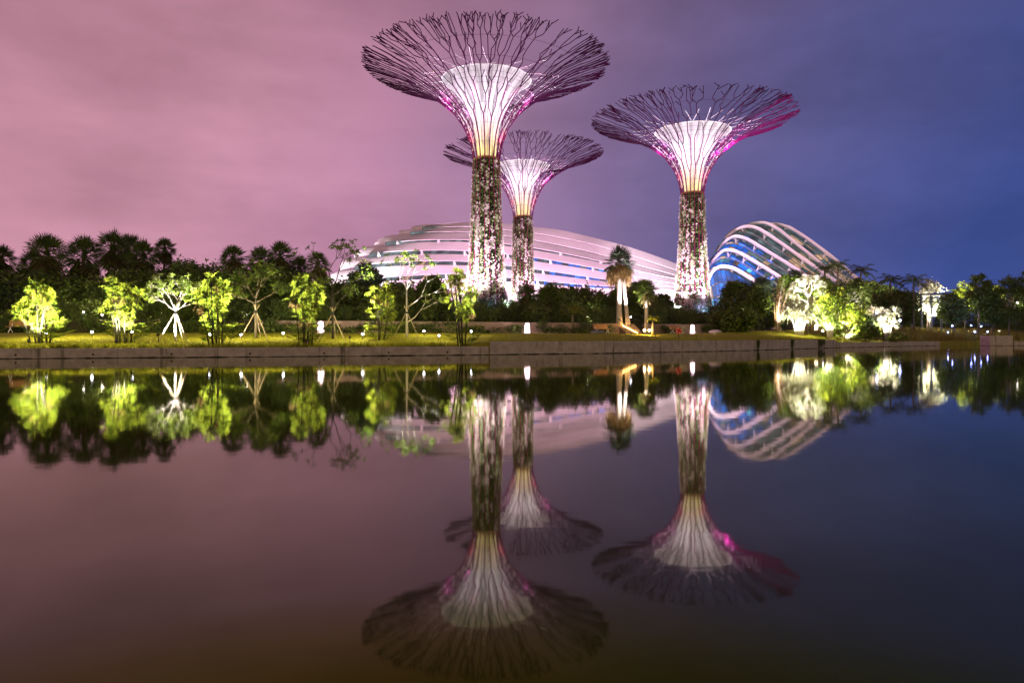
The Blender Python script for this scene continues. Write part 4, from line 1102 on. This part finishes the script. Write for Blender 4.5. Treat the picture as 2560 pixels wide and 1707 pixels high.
def railing(label, fx0, fx1, off):
    pts = []
    n = max(4, int((fx1 - fx0) / 46))
    for i in range(n + 1):
        fx = lerp(fx0, fx1, i / n); x = 0
        for _ in range(8): x = (fx - HX) / FPX * (Zw(x) + off)
        y = Zw(x) + off; pts.append(Vector((x, y, ground(x, y))))
    b = pts[0]; t = thing('cable_railing', label, 'railing', b, 0, 'thin dark cable railings')
    for p in pts: mb = MB(); mb.tube([p - b - Vector((0, 0, .05)), p - b + Vector((0, 0, 1.08))], .022, 5); obj('post', mb, M['metal_dark'], t)
    for h in (1.05, .7, .35): mb = MB(); mb.tube([p - b + Vector((0, 0, h)) for p in pts], .009, 4); obj('cable', mb, M['metal_dark'], t)
railing('thin dark cable railing on the terrace before the two joined towers', 860, 1540, 17.2)
railing('thin dark cable railing on the terrace before the lone tower', 1630, 1900, 17.2)

# ================================================================ lamps
def lantern(label, fx, fyb, fyt, mat, e, col, group='glowing bollard lanterns', dd=None):
    b = G(fx, fyb); 
    if dd is not None:
        x = 0
        for _ in range(8): x = (fx - HX) / FPX * (Zw(x) + dd)
        b = Vector((x, Zw(x) + dd, ground(x, Zw(x) + dd)))
    k = b.y / FPX; h = (fyb - fyt) * k
    t = thing('bollard_lantern', label, 'lantern', b, .3, group)
    mb = MB(); mb.lathe([(.27 * h, .03), (.29 * h, .12 * h), (.25 * h, .6 * h), (.19 * h, h * .97), (.1 * h, h)], 6, cap_top=True, cap_bot=True); obj('shade', mb, mat, t)
    mb = MB(); mb.lathe([(.31 * h, 0), (.31 * h, .03)], 12, cap_top=True, cap_bot=True); obj('base', mb, M['metal_dark'], t)
    lamp('POINT', (0, -.42 * h, h * .7), e, col, t, .12); return t
PK = (1, .62, .75)
lantern('largest pink lantern behind the lit palm clump, against the terrace wall', 802, 832.5, 803, E['lantern'], 260, PK, dd=14.6)
lantern('pink lantern below the half hidden steel tower', 1318, 832.5, 806, E['lantern'], 200, PK, dd=14.4)
lantern('pink lantern below the lone steel tower', 1731, 832.5, 810, E['lantern'], 200, PK, dd=14.0)
lantern('small lantern between the spiky white plant and the yellow shrub', 2041, 796, 779, E['lantern_warm'], 120, (1, .8, .6), dd=22)
for lb, fx, fyb, fyt in (('tiny amber lantern over the reeds under the dark low tree', 2426, 793, 782), ('tiny amber lantern lighting an orange bush near the frame edge', 2506, 798, 786), ('tiny white lantern over the reeds before the pergola end', 2404, 785, 778)):
    lantern(lb, fx, fyb, fyt, E['lantern_warm'], 700, (1, .66, .3), 'tiny lanterns over the reeds', dd=18)

def flood(label, fx, fy, aimpt, e, col=(1.0, .95, .9), lens='flood', ang=80, h=.34, face=None, group='lawn floodlights', back=False, fill=0, dist=None):
    if dist is None: b = G(fx, fy + h * FPX / 45)
    else: b = onground(fx, dist); h = P(fx, fy, dist).z - b.z
    t = thing('floodlight', label, 'floodlight', b, 0, group)
    mb = MB(); mb.tube([(0, 0, -.1), (0, 0, h - .08)], .02, 6); obj('spike', mb, M['metal_dark'], t)
    aim = (Vector(aimpt) - b - Vector((0, 0, h))).normalized()
    tocam = (Vector((0, 0, EYE)) - b).normalized()
    fd = (aim * (.6 if not back else 1) + tocam * (.75 if not back else 0)).normalized()
    q = fd.to_track_quat('Z', 'Y')
    mb = MB(); mb.tube([Vector((0, 0, h)) - fd * .12, Vector((0, 0, h)) + fd * .03], [.06, .09], 12); o = obj('housing', mb, M['metal_dark'], t)
    mb = MB(); mb.tube([Vector((0, 0, h)) + fd * .03, Vector((0, 0, h)) + fd * .036], .075, 14); obj('lens', mb, E[lens], t)
    lamp('SPOT', Vector((0, 0, h)) + fd * .1, e, col, t, .12, aim, ang, .5)
    if fill: lamp('POINT', Vector((0, 0, h)) + fd * .2 + Vector((0, 0, 1.0)), fill * 2.6, (1, .86, .42), t, .45)  # extra fill light added above the floodlight to brighten the lawn
    return t
def at(fx, fy, Z): return P(fx, fy, Z)
Wt = (1.0, .96, .9)
zc = lambda fx, fy: G(fx, fy).y
flood('dazzling floodlight at the foot of the brightest palm clump', 115, 834, at(130, 720, zc(115, 857)), 19845, Wt, ang=79, fill=260)
flood('blue floodlight beaming up beside the brightest palm clump', 230, 830, at(150, 730, zc(115, 857) + .3), 9769, Wt, ang=57, fill=130)
flood('floodlight hidden among stems of the clump near the white tree', 330, 829, at(325, 700, zc(322, 857)), 13249, Wt, ang=79, fill=90)
flood('floodlight at the edge of the clump by the red hydrant post', 524, 836, at(556, 705, zc(550, 863)), 28935, Wt, ang=72, fill=150)
flood('floodlight beaming across to the lantern lit palm clump', 708, 832, at(765, 710, zc(770, 864)), 31690, Wt, ang=57, fill=150)
flood('floodlight beside the small white marker post', 906, 835, at(948, 720, zc(955, 850)), 20092, Wt, ang=57, fill=150)
flood('floodlight pointing up behind the slender staked tree', 1060, 826, at(1062, 690, zc(1017, 842) + .5), 20000, (.8, .86, 1), ang=50, fill=140)
flood('floodlight behind the palm clump of the tallest tower', 1178, 826, at(1160, 690, zc(1160, 864)), 28935, Wt, ang=48, fill=60)
flood('dark backed floodlight aimed at the white lit tree trunk', 396, 836, at(440, 800, zc(440, 853)), 5000, (1, .92, 1), back=True, ang=100, dist=zc(440, 853) - 1.0)
flood('dark backed floodlight between clump and dim staked tree', 603, 837, at(560, 700, zc(550, 863)), 27762, Wt, back=True, ang=57, fill=110)
flood('dark backed floodlight in front of the dark staked tree', 875, 842, at(960, 700, zc(955, 850) + .5), 8112, Wt, back=True, ang=50, fill=110)
flood('dark backed floodlight on the lawn before the tallest tower', 1097, 838, at(1150, 720, zc(1160, 864)), 15840, Wt, back=True, ang=57, fill=110)
flood('dark backed floodlight in front of the brightest palm clump', 72, 852, at(110, 720, zc(115, 857)), 9769, Wt, back=True, ang=79, fill=110)
flood('dark backed floodlight in front of the clump near the white tree', 290, 853, at(325, 720, zc(322, 857)), 9084, Wt, back=True, ang=72, fill=110)
flood('pale floodlight beside the skirted palm on the terrace', 1577, 793, at(1549, 690, 69.5), 9000, (1, .85, .95), ang=60, dist=67.8, group='terrace floodlights')
flood('pale floodlight at the foot of the small white trunked palm', 1606, 790, at(1614, 735, 69.5), 2600, (1, .85, .95), ang=50, dist=68, group='terrace floodlights', back=True)
flood('floodlight under the spiky white plant', 1990, 842, at(1998, 760, 78), 17160, (1, .93, .88), ang=86, dist=75.5, group='bank floodlights', fill=150, back=True)
flood('floodlight in the yellow lit shrub', 2057, 828, at(2085, 750, 79), 14040, Wt, ang=86, dist=76, group='bank floodlights', fill=120)
flood('floodlight turned up into the tall yellow green tree', 2070, 838, at(2068, 745, 83), 16000, Wt, ang=80, dist=79.5, group='bank floodlights', back=True)
flood('floodlight low in front of the yellow green shrub bank', 2122, 846, at(2112, 790, 82), 9000, Wt, ang=90, dist=78.8, group='bank floodlights', back=True)
flood('small floodlight behind the spiky white plant', 2020, 806, at(2020, 720, 82), 17160, Wt, ang=72, dist=79, group='bank floodlights')
flood('floodlight aimed into the wide floodlit tree', 2104, 826, at(2115, 710, 84), 20280, Wt, ang=79, dist=80, group='bank floodlights', back=True)
flood('floodlight under the white shrub on the bank', 2208, 842, at(2220, 765, 84), 16224, (1, .93, .9), ang=86, dist=81.5, group='bank floodlights', back=True)
flood('floodlight under the pink flowering shrub', 2192, 788, at(2182, 730, 96), 5616, (1, .75, .7), ang=79, dist=92, group='bank floodlights', back=True)
for lb, fx, fy in (('blue floodlight in the reeds, lower of the pair closest to the shrubs', 2370, 831), ('blue floodlight in the reeds, upper of the pair closest to the shrubs', 2381, 815), ('blue floodlight in the reeds, lower of the middle pair', 2437, 830),
                   ('blue floodlight in the reeds, upper of the middle pair', 2428, 814), ('blue floodlight in the reeds, lower of the pair before the concrete block', 2469, 830), ('blue floodlight in the reeds, upper of the pair before the concrete block', 2453, 816)):
    Zr = 100 if fy > 820 else 106
    flood(lb, fx, fy, P(fx, fy - 30, Zr + 2), 900, (.12, .18, 1), lens='blue', ang=120, dist=Zr, group='blue floodlights in the reeds', fill=0)
# small distant bulbs
def bulb(label, fx, fy, Z, rpx, mat, e, col):
    b = onground(fx, Z); h = P(fx, fy, Z).z - b.z
    if h < .2: b.z -= (.2 - h) ; h = .2
    t = thing('garden_lamp', label, 'lamp', b, 0, 'small lamps among the trees')
    mb = MB(); mb.tube([(0, 0, -.1), (0, 0, h)], .025, 6); obj('post', mb, M['metal_dark'], t)
    r = rpx * Z / FPX; mb = MB(); mb.lathe([(r * .3, -r * .9), (r * .9, -r * .4), (r, 0), (r * .8, r * .6), (r * .3, r * .95)], 10, c=(0, 0, h + r * .8), cap_top=True, cap_bot=True); obj('globe', mb, mat, t, True)
    lamp('POINT', (0, -r - .25, h + r), e * 3, col, t, .15)
for a in (('round garden lamp by the slanting palm trunk', 208, 784, 58, 3.2, E['white'], 60, (1, .8, .65)), ('upper garden lamp of the group behind the second palm clump', 251, 776, 60, 3.0, E['white'], 60, (1, .8, .6)),
          ('lower garden lamp of the group behind the second palm clump', 257, 789, 58, 3.4, E['white'], 90, (1, .75, .5)), ('garden lamp beside the white lit tree trunk', 402, 785, 60, 3.0, E['white'], 60, (1, .75, .55)),
          ('faint garden lamp behind the red hydrant post', 618, 787, 62, 1.8, E['white'], 25, (1, .85, .7)), ('faint garden lamp above the white marker post', 903, 792, 66, 2.0, E['white'], 25, (1, .8, .6)),
          ('garden lamp on the terrace before the skirted palm', 1467, 794, 72, 2.8, E['white'], 70, (1, .82, .75)), ('twin amber lamp at the stairs, upper step side', 1611, 828, 64, 3.0, E['warm'], 90, (1, .6, .22)),
          ('twin amber lamp at the stairs, outer side', 1623, 828, 64.4, 3.0, E['warm'], 90, (1, .6, .22)), ('faint garden lamp in the olive bush', 1856, 782, 82, 1.8, E['white'], 20, (1, .85, .75)),
          ('blue white garden lamp by the pink flowering shrub', 2192, 783, 92, 2.2, E['blue'], 30, (.6, .7, 1)), ('twin blue white lamp beside the white shrub on the bank', 2250, 803, 92, 2.4, E['blue'], 60, (.35, .5, 1)),
          ('garden lamp in the dark trees under the oval tree', 2418, 765, 112, 2.4, E['white'], 40, (1, .85, .8)), ('garden lamp high in the dark trees near the frame edge', 2544, 759, 112, 2.4, E['white'], 40, (1, .85, .8))):
    bulb(*a)

# ================================================================ park furniture
def bench(label, fx, fyb, Lpx, rz, back=True, dd=14.2):
    x = 0
    for _ in range(8): x = (fx - HX) / FPX * (Zw(x) + dd)
    b = Vector((x, Zw(x) + dd, ground(x, Zw(x) + dd))); Lm = Lpx * b.y / FPX
    t = thing('park_bench', label, 'bench', b, rz, 'timber park benches')
    mb = MB()
    for i in range(4): mb.box((0, -.2 + .13 * i, .44), (Lm, .11, .04))
    obj('seat', mb, M['timber'], t)
    mb = MB(); rot = Matrix.Rotation(R(-14), 3, 'X')
    for i in range(3): mb.box(Vector((0, .28 + .03 * i, .56 + .13 * i)), (Lm, .03, .11), rot)
    obj('backrest', mb, M['timber'], t)
    for sx in (-1, 1):
        mb = MB(); xx_ = sx * (Lm / 2 - .2)
        mb.tube([(xx_, -.3, 0), (xx_, .1, .42)], .025, 5); mb.tube([(xx_, .34, 0), (xx_, -.1, .42)], .025, 5); mb.tube([(xx_, .2, .42), (xx_, .38, .86)], .02, 5)
        obj('leg', mb, M['steel_white'], t)
    lamp_ = None
    return t
bench('timber park bench beside the brightest palm clump', 52, 832, 62, .18, dd=13.2)
bench('timber bench half hidden by shrubs before the stairs', 1506, 832, 44, .5)
bench('timber bench behind the orange lifebuoy', 1692, 832, 40, .6, dd=13.4)
def buoy():
    b = G(1697, 846); k = b.y / FPX
    t = thing('lifebuoy_stand', 'orange lifebuoy mounted on a dark post at the canal edge', 'lifebuoy', b)
    h = 19 * k; r = 6.2 * k
    mb = MB(); mb.tube([(0, .06, -.1), (0, .06, h + r)], .035, 6); obj('post', mb, M['metal_dark'], t)
    mb = MB(); mb.lathe([(r * .98, 0), (r * .98, .02)], 20, cap_top=True, cap_bot=True)
    mb.v = [(x, .02 - z, y + h) for x, y, z in mb.v]; obj('board', mb, M['red'], t)
    mb = MB(); mb.tube([(r * math.cos(a * PI / 14), -.05, h + r * math.sin(a * PI / 14)) for a in range(28)], r * .3, 8, closed=True); o = obj('ring', mb, M['orange'], t, True)
    for q in range(4):
        a = q * PI / 2 + .4; m2 = MB(); m2.tube([(r * math.cos(a + u), -.05, h + r * math.sin(a + u)) for u in (-.14, 0, .14)], r * .315, 8); obj('band', m2, M['steel_white'], o)
buoy()
def boulder(label, fx, wpx, hpx, m, seed, dd):
    x = 0
    for _ in range(8): x = (fx - HX) / FPX * (Zw(x) + dd)
    b = Vector((x, Zw(x) + dd, ground(x, Zw(x) + dd))); k = b.y / FPX; r_ = random.Random(seed); mb = MB(); n, mm = 18, 8; rows = []
    for i in range(mm + 1):
        ph = -PI / 2 * .35 + (PI / 2 * 1.35) * i / mm
        rows.append([Vector((wpx * k / 2 * math.cos(ph) * math.cos(2 * PI * j / n), wpx * k / 2.6 * math.cos(ph) * math.sin(2 * PI * j / n), hpx * k * (.35 + .65 * math.sin(ph)))) * (1 + .05 * math.sin(j * 2.1 + i + seed)) if j < n else None for j in range(n + 1)])
    for r2 in rows: r2[-1] = r2[0]
    mb.grid(rows); o = obj('boulder', mb, m, None, True, b); tag(o, label, 'boulder', 'smooth boulders by the path'); return o
boulder('dark flat boulder beside the half hidden bench', 1494, 34, 9, M['stone_dark'], 1, 12.6)
boulder('pale flat boulder between the lantern and the olive shrubs', 1788, 33, 8.5, M['stone'], 2, 12.9)
boulder('pale boulder at the path end by the spiky white plant', 1942, 30, 8, M['stone'], 4, 13)
def post(name, label, cat, fx, fyb, fyt, r, m):
    b = G(fx, fyb); k = b.y / FPX; h = (fyb - fyt) * k
    t = thing(name, label, cat, b); mb = MB(); mb.lathe([(r * 1.3, -.05), (r * 1.3, .05), (r, .06), (r, h * .8)], 10, cap_bot=True); obj('post', mb, m, t, True)
    mb = MB(); mb.lathe([(r * 1.35, h * .8), (r * 1.35, h * .93), (r * .8, h)], 10, cap_top=True, cap_bot=True); obj('cap', mb, m, t)
post('hydrant_post', 'slim red hydrant post behind the palm clump', 'hydrant', 582, 832, 812, .09, M['red'])
post('marker_post', 'small white marker post beside a floodlight', 'post', 911, 838, 824, .03, M['steel_white'])
def pergola():
    a, b = P(2268, HY, 114), P(2388, HY, 114); z = P(2300, 736, 114).z; g = ground(a.x, 114)
    t = thing('pergola', 'dark flat roofed pergola under the brilliant white tree', 'pergola', (a.x, 114, g)); w_ = b.x - a.x; hz = z - g
    mb = MB(); mb.box((w_ / 2, 1.2, hz), (w_, 3.2, .22)); obj('roof', mb, M['mullion'], t)
    for i in range(5):
        for yy in (0, 2.4):
            mb = MB(); mb.box((w_ * (i + .3) / 4.7, yy, hz / 2 - .12), (.14, .14, hz - .02)); obj('post', mb, M['mullion'], t)
    lamp('POINT', (w_ * .4, .6, hz * .6), 1500, (1, .9, .85), t, .3)
    lamp('POINT', (w_ * .62, 3.4, hz * .5), 1500, (1, .9, .85), t, .3)
pergola()
leafy_tree('white lit foliage screen seen through the pergola posts', 2325, 742, 119, 60, 46, 95, 'leaf_pale', 12, 70, .36, 'floodlit trees by the pergola', 'lit_tree')
